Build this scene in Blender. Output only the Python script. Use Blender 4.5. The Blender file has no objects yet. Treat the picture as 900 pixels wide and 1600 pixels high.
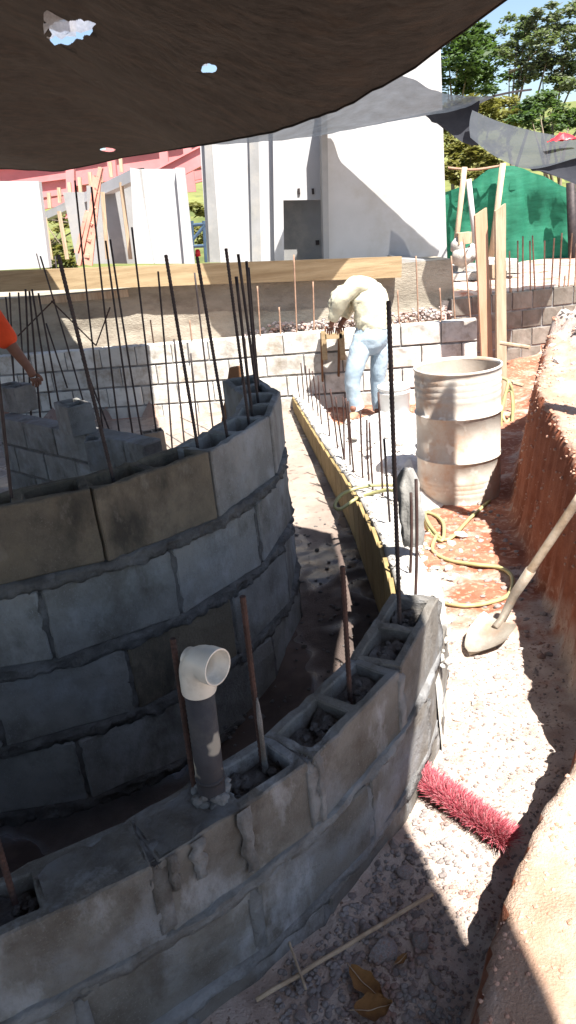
import bpy, bmesh, math, random
from math import radians, sin, cos, pi, atan2, hypot
from mathutils import Vector, Matrix, noise
C = bpy.context.scene
COL = C.collection
random.seed(7)

# ------------------------------------------------------------ camera
F = 1150.0
def _basis():
    up = Vector((-300.0, 2850.0, F)).normalized()
    fw = Vector((0, 0, -1.0)); y = (fw - up * fw.dot(up)).normalized()
    x = y.cross(up)
    return Matrix((x, y, up))
RM = _basis()
cam_d = bpy.data.cameras.new('camera'); cam = bpy.data.objects.new('camera', cam_d); COL.objects.link(cam)
cam_d.sensor_fit = 'VERTICAL'; cam_d.sensor_height = 36; cam_d.sensor_width = 36 * 900 / 1600
cam_d.lens = F / 1600 * 36; cam_d.clip_start = 0.02; cam_d.clip_end = 2000
cam.matrix_world = RM.to_4x4()
C.camera = cam
C.render.resolution_x = 576; C.render.resolution_y = 1024

# ------------------------------------------------------------ sun and sky
EL = 60.0; AZ = 150.0                                   # azimuth clockwise from +Y
S = Vector((sin(radians(AZ)) * cos(radians(EL)), cos(radians(AZ)) * cos(radians(EL)), sin(radians(EL))))
sd = bpy.data.lights.new('sun', 'SUN'); so = bpy.data.objects.new('sun', sd); COL.objects.link(so)
sd.energy = 5.0; sd.angle = radians(0.5); sd.color = (1, .95, .88)
so.rotation_euler = S.to_track_quat('Z', 'Y').to_euler()
w = bpy.data.worlds.new('World'); C.world = w; w.use_nodes = True
nt = w.node_tree; bgn = nt.nodes['Background']; sk = nt.nodes.new('ShaderNodeTexSky')
sk.sky_type = 'NISHITA'; sk.sun_disc = False; sk.sun_elevation = radians(EL); sk.sun_rotation = radians(AZ)
nt.links.new(sk.outputs[0], bgn.inputs[0]); bgn.inputs[1].default_value = 0.06
C.view_settings.view_transform = 'Standard'; C.view_settings.look = 'None'
C.view_settings.exposure = 1.82; C.view_settings.gamma = 1

# ------------------------------------------------------------ helpers
def ray(px, py): return RM @ Vector((px - 450, -(py - 800), -F))
def at_y(px, py, y): r = ray(px, py); return r * (y / r.y)
def at_z(px, py, z): r = ray(px, py); return r * (z / r.z)
def nz(v, s=1.0, o=0.0): return noise.noise(Vector((v[0] * s + o, v[1] * s + o * 1.7, v[2] * s - o)))
def fbm(v, s=1.0, n=4): return noise.fractal(Vector(v) * s, 1.0, 2.0, n)

def tag(o, label=None, cat=None, group=None, kind=None):
    if label: o['label'] = label
    if cat: o['category'] = cat
    if group: o['group'] = group
    if kind: o['kind'] = kind
    return o
def empty(name, loc, label, cat, group=None):
    o = bpy.data.objects.new(name, None); COL.objects.link(o); o.location = loc; o.empty_display_size = .1
    bpy.context.view_layer.update()
    return tag(o, label, cat, group)
def link(name, me, mat=None, parent=None, mtx=None):
    o = bpy.data.objects.new(name, me); COL.objects.link(o)
    if mat and not me.materials: me.materials.append(mat)
    if parent:
        o.parent = parent
        pm = Matrix.Translation(parent.location) if parent.parent is None else Matrix.Translation(parent.parent.location)
        o.matrix_parent_inverse = pm.inverted() if parent.parent is None else (pm @ parent.matrix_local).inverted()
    if mtx is not None: o.matrix_basis = mtx
    return o
class MB:
    """collects shapes in world coordinates"""
    def __init__(s): s.v = []; s.f = []; s.sm = False
    def add(s, vs, fs):
        n = len(s.v); s.v += [tuple(a) for a in vs]; s.f += [tuple(i + n for i in f) for f in fs]
    def box(s, c, size, rot=None):
        x, y, z = [a / 2 for a in size]; M = rot or Matrix.Identity(3); c = Vector(c)
        vs = [c + M @ Vector((i * x, j * y, k * z)) for k in (-1, 1) for j in (-1, 1) for i in (-1, 1)]
        s.add(vs, [(0, 2, 3, 1), (4, 5, 7, 6), (0, 1, 5, 4), (2, 6, 7, 3), (0, 4, 6, 2), (1, 3, 7, 5)])
    def bar(s, a, b, wd, th, up=Vector((0, 0, 1))):
        a = Vector(a); b = Vector(b); d = (b - a).normalized()
        if abs(d.dot(up)) > .95: up = Vector((0, 1, 0))
        x = d.cross(up).normalized(); y = x.cross(d)
        s.box((a + b) / 2, (wd, (b - a).length, th), Matrix((x, d, y)).transposed())
    def tube(s, pts, r, n=8, cap=True):
        pts = [Vector(p) for p in pts]; rs = r if isinstance(r, (list, tuple)) else [r] * len(pts)
        vs = []; prev = None
        for i, p in enumerate(pts):
            d = (pts[min(i + 1, len(pts) - 1)] - pts[max(i - 1, 0)]).normalized()
            if prev is None: u = d.orthogonal().normalized()
            else: u = (prev - d * prev.dot(d)).normalized()
            prev = u; w_ = d.cross(u)
            for k in range(n):
                a = 2 * pi * k / n; vs.append(p + (u * cos(a) + w_ * sin(a)) * rs[i])
        fs = [(i * n + k, i * n + (k + 1) % n, (i + 1) * n + (k + 1) % n, (i + 1) * n + k) for i in range(len(pts) - 1) for k in range(n)]
        if cap: fs += [tuple(range(n))[::-1], tuple((len(pts) - 1) * n + k for k in range(n))]
        s.add(vs, fs)
    def lathe(s, prof, c=(0, 0, 0), n=32, M=None):
        c = Vector(c); vs = []
        for r, z in prof:
            for k in range(n):
                a = 2 * pi * k / n; p = Vector((r * cos(a), r * sin(a), z)); vs.append(c + (M @ p if M else p))
        s.add(vs, [(i * n + k, i * n + (k + 1) % n, (i + 1) * n + (k + 1) % n, (i + 1) * n + k) for i in range(len(prof) - 1) for k in range(n)])
    def grid(s, P, flip=False):
        h = len(P); wd = len(P[0]); vs = [q for row in P for q in row]
        s.add(vs, [(i * wd + j, i * wd + j + 1, (i + 1) * wd + j + 1, (i + 1) * wd + j) for i in range(h - 1) for j in range(wd - 1)])
    def mesh(s, name, smooth=False, mat=None):
        me = bpy.data.meshes.new(name); me.from_pydata([tuple(v) for v in s.v], [], s.f); me.update()
        if smooth: me.polygons.foreach_set('use_smooth', [True] * len(me.polygons))
        if mat: me.materials.append(mat)
        return me
    def build(s, name, mat, parent=None, smooth=False):
        return link(name, s.mesh(name, smooth), mat, parent)
def rough(mb, amp, sc):                                  # uneven every vertex a little
    mb.v = [tuple(Vector(v) + Vector((nz(v, sc, 1), nz(v, sc, 9), nz(v, sc, 17))) * amp) for v in mb.v]
def subd_box(size, cuts, bev, amp, sc, seed):
    """bevelled, subdivided, slightly irregular box centred on the origin"""
    bm = bmesh.new(); bmesh.ops.create_cube(bm, size=1.0)
    bmesh.ops.scale(bm, vec=size, verts=bm.verts)
    if bev: bmesh.ops.bevel(bm, geom=bm.edges[:], offset=bev, segments=1, affect='EDGES')
    if cuts: bmesh.ops.subdivide_edges(bm, edges=[e for e in bm.edges if e.calc_length() > min(size) * .5], cuts=cuts, use_grid_fill=True)
    for v in bm.verts:
        q = v.co.copy(); v.co += Vector((nz(q, sc, seed), nz(q, sc, seed + 5), nz(q, sc, seed + 11))) * amp
    me = bpy.data.meshes.new('block'); bm.to_mesh(me); bm.free(); return me
def hollow_block(L, H, W, t, seed, amp=.0025):
    xs = [-L / 2, -L / 2 + t, -t / 2 - .002, t / 2 + .002, L / 2 - t, L / 2]; ys = [-W / 2, -W / 2 + t, W / 2 - t, W / 2]
    bm = bmesh.new(); g = [[bm.verts.new((x, y, -H / 2)) for y in ys] for x in xs]
    fs = []
    for i in range(5):
        for j in range(3):
            if j == 1 and i in (1, 3): continue
            fs.append(bm.faces.new((g[i][j], g[i + 1][j], g[i + 1][j + 1], g[i][j + 1])))
    r = bmesh.ops.extrude_face_region(bm, geom=fs)
    bmesh.ops.translate(bm, vec=(0, 0, H), verts=[v for v in r['geom'] if isinstance(v, bmesh.types.BMVert)])
    bmesh.ops.recalc_face_normals(bm, faces=bm.faces)
    bm.edges.ensure_lookup_table()
    sh = [e for e in bm.edges if len(e.link_faces) == 2 and e.calc_face_angle(0) > 1]
    bmesh.ops.bevel(bm, geom=sh, offset=.004, segments=1, affect='EDGES')
    bmesh.ops.subdivide_edges(bm, edges=[e for e in bm.edges if e.calc_length() > .07], cuts=3, use_grid_fill=True)
    for v in bm.verts:
        q = v.co.copy(); v.co += Vector((nz(q, 18, seed), nz(q, 18, seed + 5), nz(q, 18, seed + 11))) * amp
        if q.z > H / 2 - .012 and nz(q, 30, seed + 3) > .25: v.co.z -= .006
    me = bpy.data.meshes.new('block'); bm.to_mesh(me); bm.free(); return me

# ------------------------------------------------------------ materials
def M(name, col, col2=None, rough_=.85, scale=6, bump=.3, bscale=60, metal=0, mix=(.4, .62), obj_var=0.0, col3=None, s3=1.3, m3=(.5, .6),
      stain=None, spec=.3, trans=None, alpha=None, coord='Object', stretch=None, damp=None, bdist=.01, speck=None):
    m = bpy.data.materials.new(name); m.use_nodes = True; t = m.node_tree; N = t.nodes; L = t.links
    b = N['Principled BSDF']; b.inputs['Roughness'].default_value = rough_; b.inputs['Metallic'].default_value = metal
    b.inputs['Specular IOR Level'].default_value = spec
    tc = N.new('ShaderNodeTexCoord'); src = tc.outputs[coord]
    if obj_var:                                              # each piece gets its own patch of the pattern
        oi = N.new('ShaderNodeObjectInfo'); va = N.new('ShaderNodeVectorMath'); va.operation = 'ADD'
        ml = N.new('ShaderNodeMath'); ml.operation = 'MULTIPLY'; ml.inputs[1].default_value = 37
        L.new(oi.outputs['Random'], ml.inputs[0]); L.new(src, va.inputs[0]); L.new(ml.outputs[0], va.inputs[1]); src = va.outputs[0]
    if stretch:
        mp = N.new('ShaderNodeMapping'); mp.inputs['Scale'].default_value = stretch; L.new(src, mp.inputs[0]); src = mp.outputs[0]
    def nzz(sc, det=6, rg=.6):
        n = N.new('ShaderNodeTexNoise'); n.inputs['Scale'].default_value = sc; n.inputs['Detail'].default_value = det; n.inputs['Roughness'].default_value = rg
        L.new(src, n.inputs['Vector']); return n.outputs[0]
    def ramp(x, a, b_):
        r = N.new('ShaderNodeMapRange'); r.inputs[1].default_value = a; r.inputs[2].default_value = b_; L.new(x, r.inputs[0]); return r.outputs[0]
    def mixc(f, a, b_, mode='MIX'):
        x = N.new('ShaderNodeMix'); x.data_type = 'RGBA'; x.blend_type = mode
        if isinstance(f, float): x.inputs[0].default_value = f
        else: L.new(f, x.inputs[0])
        for k, q in ((6, a), (7, b_)):
            if isinstance(q, tuple): x.inputs[k].default_value = (*q, 1)
            else: L.new(q, x.inputs[k])
        return x.outputs[2]
    c = mixc(ramp(nzz(scale), *mix), col, col2 or tuple(x * .8 for x in col))
    if col3: c = mixc(ramp(nzz(s3, 5), *m3), c, col3)
    if stain: c = mixc(ramp(nzz(stain[1], 8, .7), .5, .72), c, stain[0])
    if speck: c = mixc(ramp(nzz(speck[1], 2), .62, .68), c, speck[0])
    if obj_var:
        mr = N.new('ShaderNodeMapRange'); mr.inputs[3].default_value = 1 - obj_var; mr.inputs[4].default_value = 1 + obj_var
        L.new(oi.outputs['Random'], mr.inputs[0])
        cb = N.new('ShaderNodeCombineColor'); [L.new(mr.outputs[0], cb.inputs[i]) for i in range(3)]
        c = mixc(1.0, c, cb.outputs[0], 'MULTIPLY')
    if damp:
        ge = N.new('ShaderNodeNewGeometry'); mp2 = N.new('ShaderNodeMapping'); mp2.inputs['Scale'].default_value = (1, 1, .55); L.new(ge.outputs['Position'], mp2.inputs[0])
        for dc_, sc_, lo, hi in damp:
            n = N.new('ShaderNodeTexNoise'); n.inputs['Scale'].default_value = sc_; n.inputs['Detail'].default_value = 7; n.inputs['Roughness'].default_value = .68; L.new(mp2.outputs[0], n.inputs[0])
            c = mixc(ramp(n.outputs[0], lo, hi), c, dc_)
    L.new(c, b.inputs['Base Color'])
    if bump:
        bn = N.new('ShaderNodeBump'); bn.inputs['Strength'].default_value = bump; bn.inputs['Distance'].default_value = bdist
        ad = N.new('ShaderNodeMath'); ad.operation = 'ADD'; L.new(nzz(bscale, 6, .7), ad.inputs[0]); L.new(nzz(bscale * .2, 4), ad.inputs[1])
        L.new(ad.outputs[0], bn.inputs['Height']); L.new(bn.outputs[0], b.inputs['Normal'])
    out = N['Material Output']; sh = b.outputs[0]
    if trans:
        tl = N.new('ShaderNodeBsdfTranslucent'); L.new(mixc(ramp(nzz(scale * .8, 8, .75), .32, .68), tuple(x * .4 for x in trans[0]), tuple(x * 1.35 for x in trans[0])), tl.inputs[0]); ms = N.new('ShaderNodeMixShader'); ms.inputs[0].default_value = trans[1]
        L.new(sh, ms.inputs[1]); L.new(tl.outputs[0], ms.inputs[2]); sh = ms.outputs[0]
    if alpha is not None:
        tp = N.new('ShaderNodeBsdfTransparent'); ms = N.new('ShaderNodeMixShader'); ms.inputs[0].default_value = alpha
        L.new(tp.outputs[0], ms.inputs[1]); L.new(sh, ms.inputs[2]); sh = ms.outputs[0]
    L.new(sh, out.inputs[0])
    return m

m_blk_grey = M('block_grey', (.215, .213, .203), (.155, .153, .146), scale=7, bump=.85, bscale=110, obj_var=.12, col3=(.26, .275, .285), s3=5, m3=(.5, .7), stain=((.08, .075, .065), 4), speck=((.21, .22, .23), 190), bdist=.006, damp=[((.08,.073,.062),2.6,.54,.68),((.27,.28,.285),4.3,.60,.74)])
m_blk_brown = M('block_brown', (.155, .13, .095), (.115, .097, .072), scale=7, bump=.85, bscale=110, obj_var=.1, col3=(.17, .15, .12), s3=5, m3=(.5, .75), stain=((.05, .042, .032), 5), speck=((.15, .13, .105), 190), bdist=.006, damp=[((.045,.04,.032),2.6,.52,.66),((.20,.18,.15),5.3,.62,.76)])
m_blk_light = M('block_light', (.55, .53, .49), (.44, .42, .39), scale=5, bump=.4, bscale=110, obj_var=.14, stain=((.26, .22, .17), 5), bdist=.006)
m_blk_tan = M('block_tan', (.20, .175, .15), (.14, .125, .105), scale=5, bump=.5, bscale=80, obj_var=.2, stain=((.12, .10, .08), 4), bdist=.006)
m_blk_outer = M('block_outer', (.17, .16, .145), (.115, .102, .088), scale=6, bump=.85, bscale=100, obj_var=.08, col3=(.20, .205, .215), s3=4, m3=(.48, .66), stain=((.07, .058, .045), 5), speck=((.16, .15, .135), 190), bdist=.006, damp=[((.075,.062,.05),3.1,.56,.68),((.33,.335,.345),3.7,.55,.70)])
m_mortar = M('mortar', (.12, .117, .113), (.075, .072, .07), scale=12, bump=.9, bscale=90, bdist=.012, stain=((.17, .17, .17), 7))
m_mortar_l = M('mortar_pale', (.24, .24, .24), (.15, .145, .14), scale=10, bump=.9, bscale=80, bdist=.012, damp=[((.10,.09,.08),3.3,.5,.62)])
m_grout = M('grout', (.15, .14, .135), (.08, .073, .068), scale=14, bump=1, bscale=70, bdist=.02)
m_conc = M('concrete', (.52, .50, .47), (.40, .38, .35), scale=5, bump=.8, bscale=50, bdist=.015, stain=((.32, .27, .22), 4))
m_conc_w = M('concrete_wash', (.45, .45, .44), (.30, .29, .28), scale=8, bump=.8, bscale=60, bdist=.012)
m_ledge = M('ledge_concrete', (.30, .27, .22), (.22, .195, .155), scale=2.5, bump=.6, bscale=30, bdist=.02, stain=((.15, .125, .10), 2.2), stretch=(1, 1, 2.2))
m_form = M('form_board', (.27, .20, .09), (.20, .145, .065), scale=5, bump=.3, bscale=40, obj_var=.18, stain=((.16, .11, .05), 6))
m_wood = M('timber', (.44, .34, .24), (.34, .25, .17), scale=4, bump=.3, bscale=30, stretch=(6, 6, .6), stain=((.26, .16, .09), 3))
m_plank = M('plank', (.36, .27, .16), (.27, .195, .11), scale=3, bump=.3, bscale=20, stretch=(.5, 4, 6), stain=((.22, .15, .08), 2))
m_woodred = M('timber_reddish', (.50, .29, .19), (.42, .23, .14), scale=4, bump=.3, bscale=30, stretch=(6, 6, .6))
m_ply = M('plywood', (.20, .10, .05), (.14, .07, .035), scale=6, bump=.2)
m_rebar = M('rebar_dark', (.045, .035, .035), (.025, .02, .022), scale=20, bump=.3, bscale=200, metal=.3, rough_=.6, bdist=.002)
m_rust = M('rebar_rust', (.06, .032, .027), (.035, .021, .018), scale=20, bump=.3, bscale=200, metal=.1, rough_=.75, bdist=.002)
m_rustl = M('rebar_pale', (.30, .19, .13), (.22, .13, .09), scale=20, bump=.2, rough_=.8)
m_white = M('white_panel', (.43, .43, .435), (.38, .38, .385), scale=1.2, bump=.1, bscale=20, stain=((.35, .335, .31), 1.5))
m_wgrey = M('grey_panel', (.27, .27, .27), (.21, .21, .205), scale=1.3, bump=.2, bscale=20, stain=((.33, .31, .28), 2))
m_plinth = M('plinth', (.40, .39, .37), (.30, .28, .25), scale=2, bump=.4, bscale=20)
m_pink = M('pink_steel', (.52, .20, .20), (.45, .17, .17), scale=2, bump=.1)
m_pinkw = M('pink_timber', (.60, .30, .22), (.50, .22, .17), scale=3, bump=.2, speck=((.3, .12, .1), 14))
m_tarp = M('shade_tarp', (.018, .0155, .014), (.012, .0105, .0095), scale=14, bump=.5, bscale=120, rough_=.9, trans=((.0135, .0095, .0075), .45), stretch=(1, 3, 1), bdist=.004, col3=(.03, .02, .014), s3=5)
m_patch = M('torn_fibre', (.55, .55, .58), (.4, .4, .44), scale=30, bump=.3, trans=((.6, .6, .66), .6), alpha=.8)
m_sail = M('shade_net', (.10, .11, .125), (.08, .09, .105), scale=5, bump=.3, bscale=60, rough_=.8, trans=((.06, .07, .085), .5), alpha=.86)
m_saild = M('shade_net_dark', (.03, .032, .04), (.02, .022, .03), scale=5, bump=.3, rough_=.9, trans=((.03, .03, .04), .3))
m_net = M('green_net', (.03, .21, .13), (.02, .16, .095), scale=3, bump=.4, bscale=30, rough_=.7, trans=((.05, .3, .18), .4), stretch=(1, 1, 5))
m_pvc = M('pvc_white', (.60, .58, .52), (.52, .50, .44), scale=10, bump=.03, rough_=.35, spec=.5, stain=((.4, .37, .32), 12))
m_pvcd = M('pvc_grey', (.045, .045, .052), (.03, .03, .035), scale=10, bump=.1, rough_=.6, spec=.2, stain=((.075, .07, .068), 9), speck=((.3, .27, .22), 13))
m_drum = M('drum_paint', (.50, .47, .42), (.42, .37, .32), scale=5, bump=.2, bscale=30, rough_=.6, stain=((.42, .24, .14), 3), speck=((.62, .58, .52), 9), metal=.0)
m_drumin = M('drum_inside', (.42, .36, .30), (.35, .28, .22), scale=4, bump=.2)
m_bucket = M('bucket_white', (.75, .75, .74), (.66, .65, .62), scale=5, bump=.02, rough_=.4)
m_hose = M('hose_green', (.33, .33, .15), (.26, .25, .12), scale=12, bump=.05, rough_=.45, stain=((.45, .32, .18), 9))
m_brist = M('bristles', (.42, .085, .11), (.30, .05, .07), scale=30, bump=0, rough_=.5)
m_brback = M('brush_wood', (.30, .17, .10), (.22, .12, .07), scale=12)
m_leaf = M('dry_leaf', (.26, .13, .045), (.19, .09, .03), scale=14, bump=.3, bscale=40, stain=((.09, .045, .02), 14), trans=((.2, .1, .03), .15))
m_stone = M('rubble_stone', (.30, .27, .26), (.21, .18, .17), scale=8, bump=.6, bscale=50, obj_var=.22, stain=((.33, .16, .11), 5))
m_stonew = M('rubble_pale', (.58, .55, .52), (.46, .42, .38), scale=8, bump=.6, bscale=40, obj_var=.12)
m_shovel = M('shovel_steel', (.36, .33, .28), (.25, .21, .17), scale=12, bump=.2, rough_=.5, metal=.4, stain=((.35, .22, .14), 10))
m_handle = M('shovel_handle', (.50, .41, .32), (.36, .26, .17), scale=9, bump=.2, stain=((.15, .11, .09), 8))
m_shirt = M('shirt_cream', (.56, .53, .40), (.46, .43, .32), scale=8, bump=.5, bscale=14, bdist=.02)
m_jean = M('jeans_pale', (.36, .44, .50), (.27, .35, .42), scale=8, bump=.5, bscale=16, bdist=.02)
m_boot = M('boot_tan', (.36, .23, .15), (.24, .15, .1), scale=10, bump=.2)
m_skin = M('skin', (.19, .085, .055), (.15, .065, .042), scale=8, bump=.1, rough_=.55)
m_orange = M('sleeve_orange', (.70, .075, .02), (.58, .055, .015), scale=8, bump=.4, bscale=14, bdist=.02)
m_trou = M('trousers_dark', (.05, .06, .10), (.035, .04, .07), scale=8)
m_rag = M('rag_grey', (.30, .29, .27), (.18, .175, .165), scale=9, bump=.6, bscale=30)
m_bark = M('bark', (.20, .16, .12), (.13, .10, .075), scale=8, bump=.6)
m_lf1 = M('foliage_dark', (.09, .13, .06), (.06, .095, .045), scale=1.3, bump=0, rough_=.6, trans=((.10, .18, .03), .35))
m_lf2 = M('foliage_pale', (.17, .19, .13), (.12, .15, .10), scale=1.0, bump=0, rough_=.6, trans=((.16, .22, .06), .35))
m_lf3 = M('foliage_yellow', (.17, .16, .045), (.12, .12, .035), scale=1.0, bump=0, rough_=.6, trans=((.25, .25, .05), .35))
m_red = M('red_plastic', (.6, .03, .04), (.5, .02, .03), bump=0, rough_=.4)
m_blue = M('blue_steel', (.045, .08, .13), (.03, .055, .09), bump=0)
m_hill = M('hill_grass', (.16, .17, .05), (.12, .13, .04), scale=.4, bump=.5, bscale=3, stain=((.07, .09, .03), .8))

# ------------------------------------------------------------ ground as one sheet
OC = Vector((-1.303, 2.68)); OR = 1.873; OZ = -1.14; BW = .15      # outer ring: centre, radius, top
IC = Vector((-1.228, 3.434)); IR = 1.255; IZ = -.78               # inner ring
FLOOR = -1.9
def lerp_tab(tab, v):
    if v <= tab[0][0]: return tab[0][1]
    for (a, x), (b, y) in zip(tab, tab[1:]):
        if v <= b: return x + (y - x) * (v - a) / (b - a)
    return tab[-1][1]
def G(y): return lerp_tab([(1.5, -1.635), (2.3, -1.70), (4.4, -1.85), (6, -1.92), (9, -1.92)], y)
def sm(a, b, x): t = max(0, min(1, (x - a) / (b - a))); return t * t * (3 - 2 * t)
# curb: inner top edge
CE = [at_z(*p) for p in ((625, 935, -1.36), (615, 900, -1.39), (595, 840, -1.46), (550, 757, -1.58), (500, 685, -1.68), (465, 628, -1.73))]
_q = [Vector((OC.x + (OR - BW) * cos(radians(a)), OC.y + (OR - BW) * sin(radians(a)), -1.40)) for a in (-24, -18)]
CE = [q for q in _q if q.y < CE[0].y - .1] + CE
CE = CE + [CE[-1] + (CE[-1] - CE[-2]).normalized() * .5]
cx_tab = [(p.y, p.x) for p in CE]; cz_tab = [(p.y, p.z) for p in CE]
def curb_x(y): return lerp_tab(cx_tab, y)
def wall_y(x): return 7.34 + (2.05 - x) * .182             # front of the back wall
bp = []
for px, py in ((640, 1640), (700, 1462), (760, 1350), (810, 1265), (830, 1220), (850, 1185), (836, 1100), (808, 1000), (800, 940), (772, 865), (752, 780), (775, 700), (800, 640)):
    z = -1.65
    for _ in range(8):
        q = at_z(px, py, z); z = G(q.y)
    bp.append(q)
bp = [Vector((p.x + (.11 if p.y > 2.0 else .055), p.y - (.18 if p.y > 2.0 else .095), p.z)) for p in bp]
bp = sorted(bp, key=lambda p: p.y)
bx_tab = [(-3, bp[0].x - .5)] + [(p.y, p.x) for p in bp] + [(9, bp[-1].x + .3)]
def base_x(y): return lerp_tab(bx_tab, y)
def inside(x, y):
    if y > 2.6: return x < curb_x(y) + .08
    return (Vector((x, y)) - OC).length < OR - BW * .5
UP = -1.12
def H(x, y):
    v = (x, y, 0)
    fine = fbm((x, y, 0), 9, 4) * .012 + fbm((x, y, 3), 2.2, 3) * .012
    wy = wall_y(x)
    if x > 2.05: wy = 8.85
    if y > wy + .08:
        if x > 2.05: z = UP
        else: z = -1.3 + (UP + 1.3) * sm(9.0, 9.05, y)
        far = max(0, y - 26)
        return z + fine * (2 if y > 9 else 1) + far * .10 * sm(26, 40, y)
    if inside(x, y) and y > -1:
        return FLOOR + fine * .5 - (.24 * (1 - sm(-.75, .05, x)) if y < 3 else 0)
    g = G(y) + fine * 1.3
    e = base_x(y) + nz((x * .3, y, 0), 6, 2) * .03 + nz((x * .3, y, 4), 17, 2) * .018
    top = lerp_tab([(.5, -1.47), (1.1, -1.42), (1.72, -1.40), (1.9, -1.12), (3.2, -1.06), (4.3, -1.06), (5.6, -1.07), (6.5, -1.5), (7.3, -1.88), (9, -1.9)], y)
    wdt = lerp_tab([(1.6, .05), (2.2, .10), (4, .16), (6, .28)], y)
    bump_ = fbm((x, y, 7), 1.6, 4) * .05 + fbm((x, y, 1), 7, 4) * .02
    pile = .30 * math.exp(-((x - 2.55) / .5) ** 2 - ((y - 5.35) / .7) ** 2)
    top += bump_ * min(1, max(0, (x - e) * 3)) + .10 * sm(0, 1.6, x - e - .1) + pile * (1 + fbm((x, y, 5), 9, 4) * .5)
    k = sm(0, wdt, x - e)
    z = g + (top - g) * k
    return min(z, 0)
def frange(a, b, st):
    n = int(round((b - a) / st)); return [a + (b - a) * i / n for i in range(n)]
xs = [-300, -120, -50, -25, -14, -9, -6, -4.5, -3.5, -2.7, -2.0, -1.5, -1.1, -.8] + frange(-.6, 1.6, .02) + frange(1.6, 3.4, .04) + [3.4, 3.7, 4.1, 4.7, 5.5, 7, 9, 12, 16, 25, 50, 120, 300]
ys = [-60, -20, -8, -3, -1.2, -.5, 0, .3] + frange(.5, 4.6, .02) + frange(4.6, 7.6, .035) + frange(7.6, 9.2, .05) + [9.2, 9.5, 10, 11, 12, 13.5, 15, 18, 22, 26, 30, 36, 44, 60, 90, 150, 300, 600]
me = bpy.data.meshes.new('ground')
vv = [(x, y, H(x, y)) for y in ys for x in xs]; nx = len(xs)
me.from_pydata(vv, [], [(j * nx + i, j * nx + i + 1, (j + 1) * nx + i + 1, (j + 1) * nx + i) for j in range(len(ys) - 1) for i in range(nx - 1)])
me.polygons.foreach_set('use_smooth', [True] * len(me.polygons))
# soil: red earth and pale cement dust in patches, grey wet floor inside the ring, its near mud darkened for shade (vertex mask)
ca = me.color_attributes.new('kind_of_soil', 'FLOAT_COLOR', 'POINT')
for i, (x, y, z) in enumerate(vv):
    ins = 1.0 if (inside(x, y) and y < wall_y(x)) else 0.0
    bank = sm(0, .1, z - G(y) - .06) if (not ins and y < 9) else 0
    dust = 1 - sm(1.7, 3.6, y) * .85
    if z > -1.02 and x > 2: dust, bank = 1.0, .0
    if y > 8.9: dust, bank = .6, .0
    if y > 14: dust = -1
    mud_shade = 0
    if ins and y < 6: mud_shade = 1 - sm(3.9, 4.7, y + .25 * nz((x, y, 0), 3))  # near mud darkened to carry the tarp's shadow over the trench
    if ins: dust = mud_shade
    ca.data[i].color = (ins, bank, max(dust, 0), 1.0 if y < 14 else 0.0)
mg = bpy.data.materials.new('earth'); mg.use_nodes = True; t = mg.node_tree; N = t.nodes; L = t.links; b = N['Principled BSDF']
b.inputs['Roughness'].default_value = .95; b.inputs['Specular IOR Level'].default_value = .2
geo = N.new('ShaderNodeNewGeometry'); va = N.new('ShaderNodeVertexColor'); va.layer_name = 'kind_of_soil'; sp = N.new('ShaderNodeSeparateColor'); L.new(va.outputs[0], sp.inputs[0])
def _n(sc, d=6, r=.6):
    n = N.new('ShaderNodeTexNoise'); n.inputs['Scale'].default_value = sc; n.inputs['Detail'].default_value = d; n.inputs['Roughness'].default_value = r; L.new(geo.outputs['Position'], n.inputs[0]); return n.outputs[0]
def _r(x, a, c_):
    r = N.new('ShaderNodeMapRange'); r.inputs[1].default_value = a; r.inputs[2].default_value = c_; L.new(x, r.inputs[0]); return r.outputs[0]
def _m(f, a, c_):
    x = N.new('ShaderNodeMix'); x.data_type = 'RGBA'; L.new(f, x.inputs[0])
    for k, q in ((6, a), (7, c_)):
        if isinstance(q, tuple): x.inputs[k].default_value = (*q, 1)
        else: L.new(q, x.inputs[k])
    return x.outputs[2]
red = _m(_r(_n(5), .4, .6), (.27, .095, .055), (.35, .16, .105))
red = _m(_r(_n(28, 4), .52, .62), red, (.46, .26, .18))
pale = _m(_r(_n(9), .4, .6), (.50, .42, .37), (.40, .31, .26))
pale = _m(_r(_n(60, 3), .6, .66), pale, (.2, .14, .11))
ad = N.new('ShaderNodeMath'); ad.operation = 'ADD'; L.new(sp.outputs[2], ad.inputs[0]); L.new(_r(_n(3.5, 6, .65), .3, .7), ad.inputs[1])
ground_c = _m(_r(ad.outputs[0], .75, 1.15), red, pale)
bankc = _m(_r(_n(4, 8, .7), .4, .62), (.34, .22, .155), (.43, .335, .275))
bankc = _m(_r(_n(30, 4), .60, .68), bankc, (.33, .19, .13))
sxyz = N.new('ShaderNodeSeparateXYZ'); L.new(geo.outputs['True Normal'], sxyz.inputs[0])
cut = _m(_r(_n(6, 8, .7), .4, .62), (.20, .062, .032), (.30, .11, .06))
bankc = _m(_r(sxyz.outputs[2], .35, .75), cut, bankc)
ground_c = _m(sp.outputs[1], ground_c, bankc)
flo = _m(_r(_n(2.5), .4, .6), (.32, .26, .215), (.24, .19, .16))
flo = _m(_r(_n(14, 4), .60, .66), flo, (.15, .11, .09))
mud_shade_c = _m(_r(_n(5), .4, .6), (.12, .088, .075), (.075, .055, .048))  # mud tone with the tarp's shade mixed into its colour
flo = _m(sp.outputs[2], flo, mud_shade_c)
wet = N.new('ShaderNodeMath'); wet.operation = 'MULTIPLY'; L.new(sp.outputs[0], wet.inputs[0]); L.new(_r(_n(1.6, 3), .44, .52), wet.inputs[1])
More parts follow.
